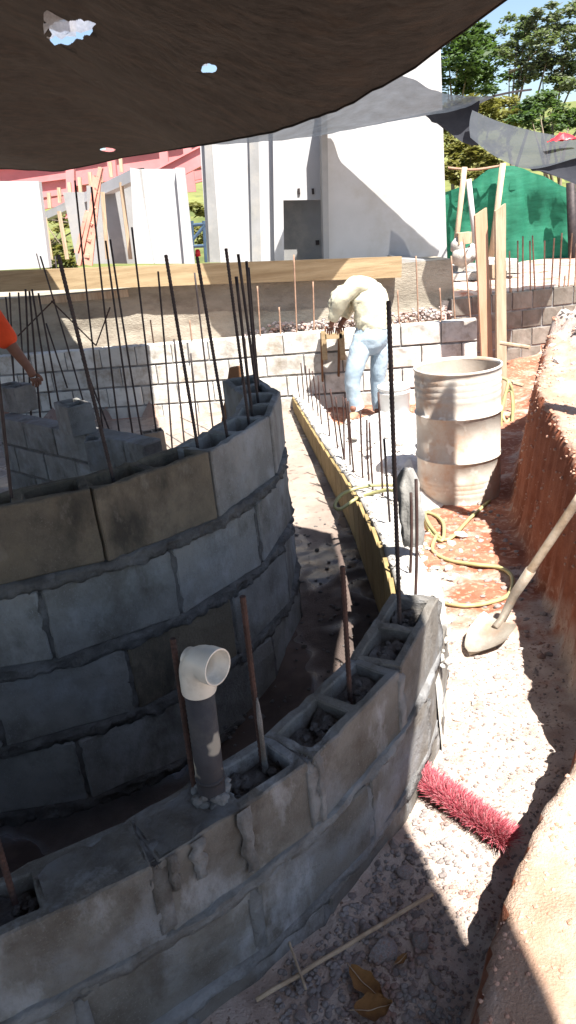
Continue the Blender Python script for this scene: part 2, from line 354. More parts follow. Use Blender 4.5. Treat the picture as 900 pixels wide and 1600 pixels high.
rg = N.new('ShaderNodeMapRange'); rg.inputs[3].default_value = .95; rg.inputs[4].default_value = .12; L.new(wet.outputs[0], rg.inputs[0]); L.new(rg.outputs[0], b.inputs['Roughness'])
sg = N.new('ShaderNodeMapRange'); sg.inputs[3].default_value = .2; sg.inputs[4].default_value = .5; L.new(sp.outputs[0], sg.inputs[0]); L.new(sg.outputs[0], b.inputs['Specular IOR Level'])
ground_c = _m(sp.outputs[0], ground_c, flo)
far_c = _m(_r(_n(.5), .4, .6), (.15, .16, .05), (.08, .10, .03))
ground_c = _m(va.outputs['Alpha'], far_c, ground_c)
L.new(ground_c, b.inputs['Base Color'])
bn = N.new('ShaderNodeBump'); bn.inputs['Strength'].default_value = .8; bn.inputs['Distance'].default_value = .02
bs_ = N.new('ShaderNodeMapRange'); bs_.inputs[3].default_value = .6; bs_.inputs[4].default_value = .08; L.new(wet.outputs[0], bs_.inputs[0]); L.new(bs_.outputs[0], bn.inputs['Strength'])
a2 = N.new('ShaderNodeMath'); a2.operation = 'ADD'; L.new(_n(45, 8, .75), a2.inputs[0]); L.new(_n(160, 3), a2.inputs[1]); L.new(a2.outputs[0], bn.inputs['Height']); L.new(bn.outputs[0], b.inputs['Normal'])
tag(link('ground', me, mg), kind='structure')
def gz(x, y): return H(x, y)

# ------------------------------------------------------------ blocks laid on rings
BL, BH, CH = .388, .197, .218; CI = .312; ZI = 1.36; LI = 1.21; WI = .18
HB = [hollow_block(BL, BH, BW, .028, s_) for s_ in (3, 21, 40)]
SB = [subd_box((BL, BW, BH), 3, .005, .004, 14, s_) for s_ in (2, 31, 60)]
mcache = {}
def blk(me_, mat):
    k = (me_.name, mat.name)
    if k not in mcache:
        c = me_.copy(); c.materials.clear(); c.materials.append(mat); mcache[k] = c
    return mcache[k]
def ring_course(parent, cen, R, a0, a1, z_top, phase, hollow, matf, skip=(), zs=1, ls=1, ws=1):
    """blocks with their outer faces on radius R, joints at phase + k*step"""
    step = (BL * ls + .018) / R; k0 = math.ceil((a0 - phase) / step); k1 = math.floor((a1 - phase) / step)
    for k in range(k0, k1):
        if k in skip: continue
        a = phase + (k + .5) * step; r = R * cos(step / 2) - BW * ws / 2 + random.uniform(-.004, .005)
        m_ = Matrix.Translation((cen.x + r * cos(a), cen.y + r * sin(a), z_top - BH * zs / 2 + random.uniform(-.003, .003))) @ Matrix.Rotation(a + pi / 2 + random.uniform(-.012, .012), 4, 'Z') @ Matrix.Rotation(random.uniform(-.008, .008), 4, 'X') @ Matrix.Diagonal((ls, ws, zs, 1))
        src = random.choice(HB if hollow else SB)
        link('block', blk(src, matf(k, a)), None, parent, m_)
    return step, k0, k1
def arc_strip(mb, cen, r0, r1, z0, z1, a0, a1, amp, seed, n=None):
    n = n or max(2, int((a1 - a0) * r1 / .012)); rows = []
    for i in range(n + 1):
        a = a0 + (a1 - a0) * i / n; row = []
        for (r, z, q) in ((r0, z0, 0), (r1, z0 - .002, 1), (r1, z0 * .67 + z1 * .33, 1), (r1, z0 * .33 + z1 * .67, 1), (r1, z1 + .002, 1), (r0, z1, 0)):
            d = q * amp * (nz((a * 9, z * 30, seed), 2.2) + .7 * nz((a * 40, z * 60, seed), 1.5))
            dz = q * amp * .6 * nz((a * 25, z * 20, seed + 8), 1.4)
            row.append((cen.x + (r + d) * cos(a), cen.y + (r + d) * sin(a), z + dz))
        rows.append(row)
    mb.grid(rows)
def head_joint(mb, cen, R, a, z0, z1, w_, amp, seed, r_in=None):
    da = w_ / 2 / R; rows = []
    for i in range(9):
        z = z0 + (z1 - z0) * i / 8; row = []
        for (aa, r, q) in ((a - da, R - .03, 0), (a - da * 1.1, R, 1), (a, R, 1), (a + da * 1.1, R, 1), (a + da, R - .03, 0)):
            d = q * amp * (nz((z * 40, aa * 30, seed), 1.7) + .2) - (.02 if q and i in (0, 8) else 0)
            row.append((cen.x + (r + d) * cos(aa), cen.y + (r + d) * sin(aa), z))
        rows.append(row)
    mb.grid(rows)
def ang(cen, p): return atan2(p.y - cen.y, p.x - cen.x)
def grout_cell(mb, c, ax, hx, hy, z, seed, rgh=.02):
    ay = Vector((-ax.y, ax.x, 0)); rows = []
    for i in range(9):
        row = []
        for j in range(6):
            u = (i / 8 - .5) * 2; v_ = (j / 5 - .5) * 2
            p = c + ax * u * hx + ay * v_ * hy
            row.append((p.x, p.y, z + rgh * (nz((u * 2, v_ * 2, seed), 1.6) + .6 * nz((u * 6, v_ * 5, seed), 1.9))))
        rows.append(row)
    mb.grid(rows)

# inner ring wall ----------------------------------------------------
iw = empty('curved_block_wall', (IC.x, IC.y, FLOOR), 'inner curved wall of grey and brown hollow concrete blocks with tall steel bars', 'wall')
ph_i = ang(IC, at_z(331, 705, IZ))
A0, A1 = radians(-128), radians(32)
def inner_mat(k, a):
    return m_blk_brown if k in (-1, -2, -3) else m_blk_grey
st_i = (BL * LI + .018) / IR
for c in range(4):
    zt = IZ - c * CI
    ph = ph_i if c % 2 == 0 else ph_i + st_i / 2
    ring_course(iw, IC, IR, A0, A1, zt, ph, c == 0, inner_mat if c == 0 else ((lambda k, a: m_blk_grey) if c < 2 else (lambda k, a: m_blk_brown if (k * 7 + c) % 5 == 0 else m_blk_grey)), zs=ZI, ls=LI, ws=WI / BW)
mb = MB(); mb2 = MB()
for c in range(4):
    zt = IZ - c * CI
    arc_strip(mb, IC, IR - WI, IR - .006, zt - CI + .0, zt - BH * ZI - .002, A0, A1 - .05, .022, c * 3.1)
    arc_strip(mb, IC, IR - .09, IR - WI + .004, zt - CI + .0, zt - BH * ZI, A0, A1 - .05, .008, c * 3.1 + 40)
    ph = ph_i if c % 2 == 0 else ph_i + st_i / 2
    if c > 0:
        for k in range(-9, 8):
            a = ph + k * st_i
            if A0 < a < A1: head_joint(mb, IC, IR - .008, a, zt - BH * ZI - .01, zt, .03, .012, k + c * 11)
mb.build('mortar', m_mortar, iw, True)
mb = MB()                                                # grout deep in the cells
for k in range(-6, 4):
    for s_ in (.25, .75):
        a = ph_i + (k + s_) * st_i
        if A0 < a < A1:
            r = IR - WI / 2; cc = Vector((IC.x + r * cos(a), IC.y + r * sin(a), 0))
            grout_cell(mb, cc, Vector((-sin(a), cos(a), 0)), .105, .06, IZ - .13, k + s_ * 5)
tag(mb.build('grout_fill', m_grout, iw, True), kind='stuff')

# outer ring wall ----------------------------------------------------
ow = empty('curved_block_wall', (OC.x, OC.y, G(1)), 'near curved wall of filled concrete blocks with the white pipe elbow rising from it', 'wall')
ph_o = ang(OC, at_z(490, 1190, OZ)); st_o = (BL + .018) / OR
B0, B1 = radians(-105), ph_o + 2.06 * st_o
ring_course(ow, OC, OR, B0, B1, OZ, ph_o, True, lambda k, a: m_blk_outer)
for c in range(1, 4):
    ph = ph_o + (st_o / 2 if c % 2 else 0)
    ring_course(ow, OC, OR, B0, radians(6), OZ - c * CH, ph, False, lambda k, a: m_blk_outer if a < radians(-14) else m_blk_light)  # paler blocks paint in the sunlit stretch past the tarp's shadow
mb = MB()
for c in range(4):
    zt = OZ - c * CH; e = B1 - .01 if c == 0 else radians(4)
    arc_strip(mb, OC, OR - BW, OR - .003, zt - CH - .006, zt - BH + .002, B0, e, .011, c * 5.3 + 2)
    arc_strip(mb, OC, OR - .09, OR - BW + .004, zt - CH, zt - BH, B0, e, .008, c * 5.3 + 52)
    ph = ph_o + (st_o / 2 if c % 2 else 0)
    for k in range(-9, 9):
        a = ph + k * st_o
        if B0 < a < e + .001:
            head_joint(mb, OC, OR - .003, a, zt - BH - .01, zt - .004, .034, .01, k + c * 17)
            if c == 0:                                   # joint also seen on top
                cc = Vector((OC.x + (OR - BW / 2) * cos(a), OC.y + (OR - BW / 2) * sin(a), 0))
                grout_cell(mb, cc, Vector((cos(a), sin(a), 0)), BW / 2 - .005, .013, OZ - .006, k * 3, .008)
mb.build('mortar', m_mortar_l, ow, True)
mb = MB(); mbf = MB(); cells_o = {}
for k in range(-8, 3):
    for s_ in (.27, .73):
        a = ph_o + (k + s_) * st_o
        if B0 < a < B1:
            r = OR - BW / 2; cc = Vector((OC.x + r * cos(a), OC.y + r * sin(a), 0)); cells_o[(k, s_)] = (cc, a)
            dz = .035
            if (k, s_) in ((-1, .27), (-2, .73)):
                grout_cell(mbf, cc, Vector((-sin(a), cos(a), 0)), .094, .062, OZ + .0005, k + s_ * 5, .009); continue
            grout_cell(mb, cc, Vector((-sin(a), cos(a), 0)), .085, .052, OZ - dz, k + s_ * 5, .03)
tag(mb.build('grout_fill', m_grout, ow, True), kind='stuff')
tag(mbf.build('cell_cap', m_blk_outer, ow, True), None)
# small lumps of broken mortar in the cells
mb = MB()
def lump(mb_, c, r, seed, flat=.7):
    bm = bmesh.new(); bmesh.ops.create_icosphere(bm, subdivisions=1, radius=1)
    vs = []
    for v in bm.verts:
        q = v.co * (1 + .45 * nz(v.co, 1.3, seed)); vs.append((c[0] + q.x * r, c[1] + q.y * r, c[2] + q.z * r * flat))
    fs = [tuple(v.index for v in f.verts) for f in bm.faces]; bm.free(); mb_.add(vs, fs)
for (k, s_), (cc, a) in cells_o.items():
    if (k, s_) in ((-1, .27), (-2, .73)): continue
    for i in range(14):
        u = random.uniform(-.065, .065); v_ = random.uniform(-.032, .032)
        lump(mb, (cc.x - sin(a) * u + cos(a) * v_, cc.y + cos(a) * u + sin(a) * v_, OZ - .03), random.uniform(.005, .014), i + k)
tag(mb.build('mortar_crumb', m_grout, ow), kind='stuff')
# plaster smears down the outer face
mb = MB()
def smear(mb_, px, w_, z0, z1, seed):
    p = at_z(px, 1300, OZ - .1)
    for _ in range(6):
        a_ = ang(OC, p); p = Vector((OC.x + OR * cos(a_), OC.y + OR * sin(a_), 0)); rr = ray(px, 1300)
        break
    rows = []
    for i in range(15):
        z = z0 + (z1 - z0) * i / 14; row = []
        for j in range(7):
            u = (j / 6 - .5) * w_ * (.75 + .45 * nz((z * 9, seed, j * .2), 1)); edge = 0 if j in (0, 6) or i in (0, 14) else 1
            aa = a_ + u / OR; r = OR - .004 + edge * (.006 + .003 * nz((z * 30, u * 40, seed), 1.3))
            row.append((OC.x + r * cos(aa), OC.y + r * sin(aa), z))
        rows.append(row)
    mb_.grid(rows)
def ang_px(px, py, z):                                   # angle on the outer ring of a point on its outer face
    return ang(OC, at_z(px, py, z))
def smear_at(px, py, w_, h, seed):
    global a_s
    p = at_z(px, py, OZ - .01); a = ang(OC, p); rows = []
    for i in range(15):
        f = i / 14; z = OZ - .003 - h * f; row = []
        for j in range(7):
            wj = w_ * (.8 + .35 * nz((f * 4, seed, 0), 1.2)) * (1 - .25 * f)
            u = (j / 6 - .5) * wj + .012 * nz((f * 3, seed + 4, 0), 1.5); edge = 0 if j in (0, 6) or i in (0, 14) else 1
            aa = a + u / OR; r = OR - .006 + edge * (.010 + .004 * nz((f * 12, u * 60, seed), 1.3))
            row.append((OC.x + r * cos(aa), OC.y + r * sin(aa), z))
        rows.append(row)
    mb.grid(rows)
smear_at(372, 1262, .045, .17, 3); smear_at(300, 1310, .045, .10, 8)
smear_at(262, 1335, .03, .09, 12); smear_at(496, 1185, .03, .2, 15)
mb.build('mortar_smear', m_mortar_l, ow, True)

# ------------------------------------------------------------ low curb running back to the far wall
cu = empty('concrete_curb', (CE[2].x, CE[2].y, FLOOR), 'low curved curb with rough white concrete top and yellow forms, bristling with short bars', 'curb')
cpts = []
for (a, b_) in zip(CE, CE[1:]):
    n = max(2, int((b_ - a).length / .06))
    cpts += [a.lerp(b_, i / n) for i in range(n)]
cpts.append(CE[-1])
# smooth
for _ in range(6):
    cpts = [cpts[0]] + [(cpts[i - 1] + cpts[i] * 2 + cpts[i + 1]) / 4 for i in range(1, len(cpts) - 1)] + [cpts[-1]]
rows = []
for i, p in enumerate(cpts):
    d = (cpts[min(i + 1, len(cpts) - 1)] - cpts[max(0, i - 1)]); d.z = 0; d.normalize(); nrm = Vector((d.y, -d.x, 0))
    row = [p + Vector((0, 0, FLOOR - .05 - p.z)), p.copy()]
    for j in range(1, 9):
        q = p + nrm * ((.128 + .057 * sm(2.85, 3.4, p.y)) * j / 8); q.z += .025 * fbm((q.x, q.y, 0), 11, 4) + .012
        row.append(q)
    q = row[-1] + nrm * .015; row.append(Vector((q.x, q.y, q.z - .03))); row.append(Vector((q.x + .02, q.y, G(q.y) - .1)))
    rows.append(row)
mb = MB(); mb.grid(rows)
mb.build('concrete_top', m_conc, cu, True)
# form boards, each its own piece on the inner face
s_acc = 0; seg = [cpts[0]]
bi = 0
for a, b_ in zip(cpts, cpts[1:]):
    s_acc += (b_ - a).length
    if s_acc > .19:
        p, q = seg[0], b_; d = (q - p); d.z = 0; ln = d.length; d.normalize(); nrm = Vector((-d.y, d.x, 0))
        zt = (p.z + q.z) / 2; mid = (p + q) / 2; hgt = zt - .012 - (FLOOR + .01)
        me_ = subd_box((ln - .008, .02, hgt), 0, .002, 0, 10, bi)
        o = link('form_board', me_, m_form, cu, Matrix.Translation((mid.x + nrm.x * .012, mid.y + nrm.y * .012, FLOOR + .01 + hgt / 2)) @ Matrix.Rotation(atan2(d.y, d.x) + random.uniform(-.01, .01), 4, 'Z'))
        seg = [b_]; s_acc = 0; bi += 1
# crumbs on the curb top
mb = MB()
for i in range(420):
    p = random.choice(cpts); q = p + Vector((random.uniform(-.0, .19), random.uniform(-.03, .03), .012)); lump(mb, q, random.uniform(.006, .02), i)
tag(mb.build('concrete_crumb', m_conc, cu), kind='stuff')

# ------------------------------------------------------------ straight block walls
def straight_wall(name, label, p0, p1, z_top, courses, matf, width=.15, L_=None, hollow_top=False, mortar=m_mortar_l, gaps=lambda c, i: False, up_n=None):
    p0 = Vector(p0); p1 = Vector(p1); d = (p1 - p0); ln = d.length; d.normalize(); nrm = Vector((-d.y, d.x))      # nrm points away behind
    o = empty(name, (p0.x, p0.y, z_top - courses * CH), label, 'wall')
    L_ = L_ or BL + .012; yaw = atan2(d.y, d.x)
    for c in range(courses):
        off = -(c % 2) * L_ / 2; i = 0
        while off < ln:
            a = max(0, off); b_ = min(ln, off + L_)
            if b_ - a > .05 and not gaps(c, i):
                sx = (b_ - a - .012) / BL
                mid = p0 + d * (a + b_) / 2 + nrm * (width / 2 + random.uniform(-.004, .004))
                src = random.choice(HB if (hollow_top and c == 0) else SB)
                link('block', blk(src, matf(c, i, a)), None, o, Matrix.Translation((mid.x, mid.y, z_top - c * CH - BH / 2)) @ Matrix.Rotation(yaw + random.uniform(-.006, .006), 4, 'Z') @ Matrix.Diagonal((sx, 1, 1, 1)))
            off += L_; i += 1
    mb_ = MB(); mid = (p0 + p1) / 2 + nrm * (width / 2)
    mb_.box((mid.x, mid.y, z_top - courses * CH / 2 - .006), (ln - .01, width - .018, courses * CH - .016), Matrix.Rotation(yaw, 3, 'Z'))
    if hollow_top:
        mb_ = MB(); mb_.box((mid.x, mid.y, z_top - CH - (courses - 1) * CH / 2 + .01), (ln - .01, width - .018, (courses - 1) * CH), Matrix.Rotation(yaw, 3, 'Z'))
    mb_.build('mortar', mortar, o)
    return o
LX = -4.2
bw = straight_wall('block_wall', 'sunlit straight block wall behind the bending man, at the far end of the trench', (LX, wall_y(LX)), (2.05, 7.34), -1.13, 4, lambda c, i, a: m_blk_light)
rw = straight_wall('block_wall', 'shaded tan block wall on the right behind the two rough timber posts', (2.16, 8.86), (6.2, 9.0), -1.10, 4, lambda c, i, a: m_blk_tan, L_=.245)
# left low wall across the pool
q0 = at_z(-60, 612, -1.2); q1 = at_z(192, 700, -1.2)
q0 = Vector((-2.15, 5.55)); q1 = Vector((-.83, 4.32))
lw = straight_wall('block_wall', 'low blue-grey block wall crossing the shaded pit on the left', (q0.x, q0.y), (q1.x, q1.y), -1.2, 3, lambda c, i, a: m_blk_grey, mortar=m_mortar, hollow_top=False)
dl = (q1 - q0).normalized(); yawl = atan2(dl.y, dl.x)
def loose_block(loc, yaw, label, mat, cat='block', hollow=True, group=None, s=(1, 1, 1)):
    me_ = blk((HB if hollow else SB)[0], mat)
    o = link('concrete_block', me_, None, None, Matrix.Translation(loc) @ Matrix.Rotation(yaw, 4, 'Z') @ Matrix.Diagonal((*s, 1)))
    return tag(o, label, 'concrete block', group)
def on_left(px, py, z, yaw, label, **k):
    p = at_z(px, py, z); return loose_block((p.x, p.y, z + BH / 2), yaw, label, m_blk_grey, **k)
on_left(122, 674, -1.198, yawl - .25, 'blue-grey hollow block standing alone on the low wall', s=(.7, 1.1, 1))
on_left(30, 640, -1.198, yawl, 'grey block at the left end of the low wall beside the orange sleeve', s=(.8, 1.2, 1))
on_left(165, 728, -1.40, yawl + .9, 'small grey block at the near end of the low wall', s=(.5, 1.1, 1))
loose_block(tuple(at_z(243, 706, -1.88) + Vector((0, 0, .1))), .3, 'half block standing on the sunlit pit floor behind the brown blocks', m_blk_tan, s=(.5, 1, 1))

# ------------------------------------------------------------ ledge and plank behind the far wall
led = tag(MB(), ) if False else None
def quad_slab(name, pts_top, zb, mat, label, cat, sub=None, amp=0):
    pass
eL = at_y(-220, 478, 9.2); eR = at_y(702, 420, 8.95)
mb = MB(); rows = []
n = 60
for j in range(9):
    row = []
    for i in range(n + 1):
        f = i / n; x = -4.2 + (2.22 + 4.2) * f; ztop = -.56 - .10 * f
        z = ztop + (-1.45 - ztop) * j / 8
        row.append((x, 9.0 + .02 * fbm((x, 0, z), 3, 3) + (.05 if j > 5 else 0) * -1, z))
    rows.append(row)
mb.grid(rows)
mb.add([(-4.2, 9.0, -.56), (2.22, 9.0, -.66), (2.22, 10.6, -.68), (-4.2, 10.6, -.58), (2.22, 9.0, -1.45), (2.22, 9.35, -1.45)], [(0, 1, 2, 3), (1, 4, 5, 2)])
tag(mb.build('retaining_wall', m_ledge, None, True), 'rough tan concrete retaining wall under the long plank', 'wall')
mb = MB(); a = at_y(-120, 444, 8.86); b_ = at_y(627, 417, 8.86)
mb.bar(a, b_, .05, .23); pl = mb.build('plank', m_plank, None)
tag(pl, 'long pale timber plank lying along the retaining wall in front of the white walls', 'plank')
mb = MB(); mb.bar(at_y(60, 470, 8.93), at_y(200, 458, 8.93), .03, .08); tag(mb.build('plank', m_wood, None), 'short offcut board fixed under the left part of the long plank', 'plank')
mb = MB()
for i in range(700):
    x = random.uniform(-.3, 2.1); lump(mb, (x, random.uniform(8.6, 8.92), -1.23 + random.uniform(-.05, .06) + .04 * nz((x, 0, 0), 3)), random.uniform(.008, .032), i)
tag(mb.build('debris', m_stone), 'dark rubble and crumbs lying at the foot of the retaining wall', 'rubble', kind='stuff')

# ------------------------------------------------------------ bars
def rebar_pts(a, b_, bend=0):
    pts = []
    for i in range(9):
        f = i / 8; p = Vector(a).lerp(Vector(b_), f); p.x += bend * sin(pi * f); pts.append(p)
    return pts
def rebar(base, top, r, mat, label, group, ribs=False, bend=0, parent=None):
    base = Vector(base); mb_ = MB(); pts = rebar_pts(base, top, bend)
    if ribs:
        ln = (Vector(top) - base).length; n_ = int(ln / .006); pp = []; rr = []
        for i in range(n_ + 1):
            f = i / n_; p = base.lerp(Vector(top), f); p.x += bend * sin(pi * f); pp.append(p); rr.append(r * (1.13 if i % 2 else .95))
        mb_.tube(pp, rr, 8)
    else: mb_.tube(pts, r, 7)
    o = mb_.build('rebar', mat, None, not ribs)
    return tag(o, label, 'steel bar', group)
gi = 'tall dark bars rising from the inner ring'
def bar_px(bx, by, bz, tx, ty, r, mat, label, group, sink=.1, **k):
    b0 = at_z(bx, by, bz); t0 = at_y(tx, ty, b0.y); d = (t0 - b0).normalized()
    return rebar(b0 - d * sink, t0, r, mat, label, group, **k)
bar_px(175, 742, IZ, 91, 398, .0065, m_rebar, 'thick leaning dark bar in the brown block, tallest on the left', gi, ribs=True)
bar_px(18, 778, IZ, -6, 560, .006, m_rebar, 'dark bar standing in the leftmost block of the inner wall', gi)
bar_px(308, 694, IZ, 259, 398, .006, m_rebar, 'thick dark bar in the first blue-grey block after the brown one', gi, ribs=True)
bar_px(354, 677, IZ, 307, 396, .006, m_rebar, 'dark bar with a red cap near its top', gi, ribs=True)
bar_px(388, 655, IZ, 353, 388, .006, m_rebar, 'leftmost thick bar of the bundle at the bend of the inner wall', gi, ribs=True)
lab = 'dark bar in the dense bundle where the inner wall bends away'
for bx, by, tx, ty in ((393, 642, 369, 432), (402, 618, 372, 397), (401, 603, 385, 408), (403, 600, 388, 418)):
    bar_px(bx, by, IZ, tx, ty, .007, m_rebar, lab, gi)
gp = 'thin dark bars standing in the shaded pit'
lab = 'thin dark vertical bar standing in the pit behind the brown blocks'
for bx, by, tx, ty in ((227, 712, 172, 374), (213, 716, 165, 376), (190, 705, 143, 292), (163, 690, 117, 282), (248, 706, 206, 355), (269, 700, 247, 424), (288, 692, 272, 530), (311, 684, 298, 552),
                       (333, 672, 304, 426), (110, 605, 57, 396), (143, 672, 63, 400), (108, 600, 86, 400), (177, 560, 160, 423), (182, 700, 128, 560), (107, 615, 93, 470)):
    bar_px(bx, by, -1.88, tx, ty, .0085, m_rebar, lab, gp, sink=.02, bend=random.uniform(-.01, .01))
lab = 'one of the thin bars standing beside the worker in orange'
for bx, by, tx, ty in ((23, 602, 9, 464), (22, 598, 15, 457), (38, 602, 29, 457), (48, 636, 40, 452), (62, 640, 46, 455), (77, 620, 50, 452), (90, 618, 60, 458), (100, 590, 72, 505)):
    bar_px(bx, by, -1.2, tx, ty, .008, m_rebar, lab, 'thin bars by the worker in orange')
for a, b_ in (((28, 525), (85, 468)), ((80, 470), (150, 540)), ((150, 540), (172, 480))):
    p = at_y(*a, 6.4); q = at_y(*b_, 6.4); rebar(p, q, .006, m_rust, 'thin slanting tie rod crossing behind the upright bars', 'slanting rods in the pit')
# red cap
mb = MB(); p = at_y(309, 395, 2.72); 
mb.lathe([(.0, .012), (.006, .011), (.009, .004), (.009, -.012), (.0, -.012)], p, 12); tag(mb.build('bar_cap', m_red, None, True), 'small red plastic cap on a dark bar', 'cap')
# bars of the near wall
go = 'rusty bars rising from the near wall'
def nbar(bx, by, tx, ty, label, r=.0062, mat=m_rust, bz=OZ - .03, **k): return bar_px(bx, by, bz, tx, ty, r, mat, label, go, ribs=True, **k)
nbar(306, 1247, 270, 998, 'brown bar leaning against the left of the grey pipe')
nbar(411, 1200, 379, 932, 'brown bar with a cement-splashed foot right of the pipe')
nbar(547, 1093, 535, 885, 'rusty bar standing in the filled cell right of the middle')
nbar(625, 985, 607, 470, 'very tall dark bar in front of the man', mat=m_rebar, r=.006)
nbar(24, 1412, -12, 1290, 'rusty bar at the bottom left corner of the near wall')
def cbar(bx, by, tx, ty, bz, label, r=.006, mat=m_rust, group='short rusty bars along the curb'):
    return bar_px(bx, by, bz, tx, ty, r, mat, label, group, sink=.05, bend=random.uniform(-.006, .006))
cbar(609, 815, 600, 686, -1.45, 'dark bar standing just left of the grey rag', mat=m_rebar)
cbar(640, 900, 642, 770, -1.38, 'left bar of the rusty pair below the rag')
cbar(648, 943, 650, 749, -1.36, 'right and taller bar of the rusty pair below the rag')
cl = 'short rusty bar rising from the white curb top'
def curb_z(y): return lerp_tab(cz_tab, y)
for bx, by, tx, ty in ((469, 624, 464, 585), (475, 628, 470, 567), (483, 634, 477, 571), (490, 644, 483, 576), (497, 652, 488, 580), (503, 667, 497, 587), (515, 684, 505, 600), (528, 706, 516, 608), (538, 718, 524, 620),
                       (538, 720, 536, 620), (547, 730, 540, 622), (553, 740, 544, 627), (567, 748, 563, 640), (577, 755, 573, 656), (583, 768, 577, 660), (598, 778, 591, 613)):
    z = -1.6
    for _ in range(6): q = at_z(bx, by, z); z = curb_z(q.y)
    cbar(bx, by, tx, ty, z, cl)
lab = 'thin pale rusty bar rising behind the far block wall'
for bx, by, tx, ty in ((407, 530, 402, 447), (439, 530, 436, 480), (464, 528, 459, 398), (491, 525, 489, 440), (624, 512, 621, 453), (654, 508, 650, 400), (690, 504, 687, 450), (240, 536, 235, 500), (300, 534, 296, 500), (712, 520, 705, 400), (737, 520, 724, 370)):
    b0 = at_y(bx, by, 7.75); rebar(b0, at_y(tx, ty, 7.75), .008, m_rustl, lab, 'thin bars behind the far wall')
lab = 'pale thin bar standing along the right block wall'
for bx, by, tx, ty in ((817, 458, 817, 369), (829, 458, 828, 376), (836, 458, 832, 368), (850, 458, 851, 376), (861, 456, 866, 372), (873, 456, 878, 364), (887, 456, 894, 364), (809, 460, 809, 376), (797, 462, 796, 392), (770, 520, 766, 430), (803, 600, 799, 450), (881, 452, 883, 430), (898, 456, 901, 380)):
    b0 = at_y(bx, by, 8.92); rebar(b0, at_y(tx, ty, 8.92), .009, m_rustl, lab, 'thin bars along the right wall')

# ------------------------------------------------------------ pipe with elbow on the near wall
pb = at_z(332, 1245, OZ - .01); pt = at_y(309, 1060, pb.y)
ax = (pt - pb).normalized(); pr = 24.5 / 1150 * (pt.length * .93)
pp = empty('drain_pipe', tuple(pb), 'dark grey pipe with white elbow standing on the near wall', 'pipe')
mb = MB(); mb.tube([pb - ax * .05, pb + ax * .02, pt], pr, 28); mb.build('pipe_body', m_pvcd, pp, True)
mb = MB(); mb.tube([pb + ax * .052, pb + ax * .062], pr * 1.05, 28); mb.build('pipe_seam', m_pvcd, pp, True)
# elbow: lower socket up the pipe then bends towards the camera's right
outd = (Vector((.80, -.62, .02))).normalized()
er = pr * 1.19; cpt = []; crr = []
base = pt - ax * .028
cpt += [base, base + ax * .004, pt + ax * .012]; crr += [er * .98, er, er]
o_c = pt + ax * .014; R_ = er * .82
for i in range(1, 9):
    t_ = i / 8 * pi / 2
    cpt.append(o_c + ax * (R_ * sin(t_)) + outd * (R_ * (1 - cos(t_)))); crr.append(er * (1.0 if i < 8 else 1.0))
end = cpt[-1]; cpt += [end + outd * .004, end + outd * .03]; crr += [er * 1.04, er * 1.04]
mb = MB(); mb.tube(cpt, crr, 32, cap=False); n_ = 32
# lip and inner bore
last = len(cpt) - 1
def ringv(mb_, idx): return mb_.v[idx * n_:(idx + 1) * n_]
outer = [Vector(v) for v in ringv(mb, last)]; c_end = cpt[-1]
rings = [outer] + [[c_end + off * -1 * outd + (v - c_end) * k for v in outer] for off, k in ((-.001, .95), (.001, .89), (.026, .87), (.027, .74), (.05, .72), (.08, .6))]
vs = [v for r_ in rings for v in r_]
mb.add(vs, [(i * n_ + k, i * n_ + (k + 1) % n_, (i + 1) * n_ + (k + 1) % n_, (i + 1) * n_ + k) for i in range(len(rings) - 1) for k in range(n_)])
mb.build('elbow', m_pvc, pp, True)
# mortar heaped at the pipe foot
mb = MB()
for i in range(60):
    a = random.uniform(0, 2 * pi); r = pr * random.uniform(.8, 1.25); q = pb + Vector((r * cos(a), r * sin(a), 0)); q.z = OZ + random.uniform(-.02, .012); lump(mb, q, random.uniform(.008, .018), i)
tag(mb.build('mortar_collar', m_mortar_l, pp, True), None)
# splash on the bar right of the pipe
b0 = at_z(411, 1200, OZ - .03); t0 = at_y(379, 932, b0.y); mb = MB(); pts = [b0.lerp(t0, f) + Vector((.005, -.004, 0)) for f in (-.08, 0, .1, .2, .3, .4, .44)]
mb.tube(pts, [.014, .008, .0062, .0058, .0066, .0045, .002], 8); tag(mb.build('mortar_splash', m_mortar_l, None, True), 'pale cement splash clinging to the bar right of the pipe', 'mortar')

# ------------------------------------------------------------ drum
dc = at_z(714, 772, -1.86); dc = Vector((at_y(716, 700, 4.68).x, 4.68, -1.87))
dr = empty('steel_drum', tuple(dc), 'open dusty beige steel drum standing beside the red bank', 'drum')
R0 = .272; prof = [(0, .0), (R0 - .01, .0), (R0 + .002, .008), (R0, .02)]
def hump(z0, h, w_): return [(R0, z0 - w_), (R0 + h * .6, z0 - w_ * .5), (R0 + h, z0), (R0 + h * .6, z0 + w_ * .5), (R0, z0 + w_)]
for z in (.07, .10, .13, .16): prof += [(R0, z - .012), (R0 + .004, z), (R0, z + .012)]
prof += hump(.30, .012, .012)
prof += hump(.59, .012, .012)
for z in (.70, .74, .78, .82): prof += [(R0, z - .014), (R0 + .004, z), (R0, z + .014)]
prof += [(R0, .86), (R0 + .006, .865), (R0 + .009, .872), (R0 + .006, .88), (R0 - .004, .88), (R0 - .006, .86)]
mb = MB(); mb.lathe(prof, dc, 64)
mb.v = [(x, y, z) if False else (dc.x + (x - dc.x) * (1 + .012 * nz((x, y, z), 5, 3)), dc.y + (y - dc.y) * (1 + .012 * nz((x, y, z), 5, 7)), z) for x, y, z in mb.v]
mb.v = [(x - (x - dc.x) * .05 * max(0, nz((x * 1.3, y, z), 4.2, 21) - .15), y, z) for x, y, z in mb.v]
mb.build('drum_shell', m_drum, dr, True)
mb = MB(); mb.lathe([(R0 - .006, .86), (R0 - .008, .05), (0, .05)], dc, 64); mb.build('drum_lining', m_drumin, dr, True)

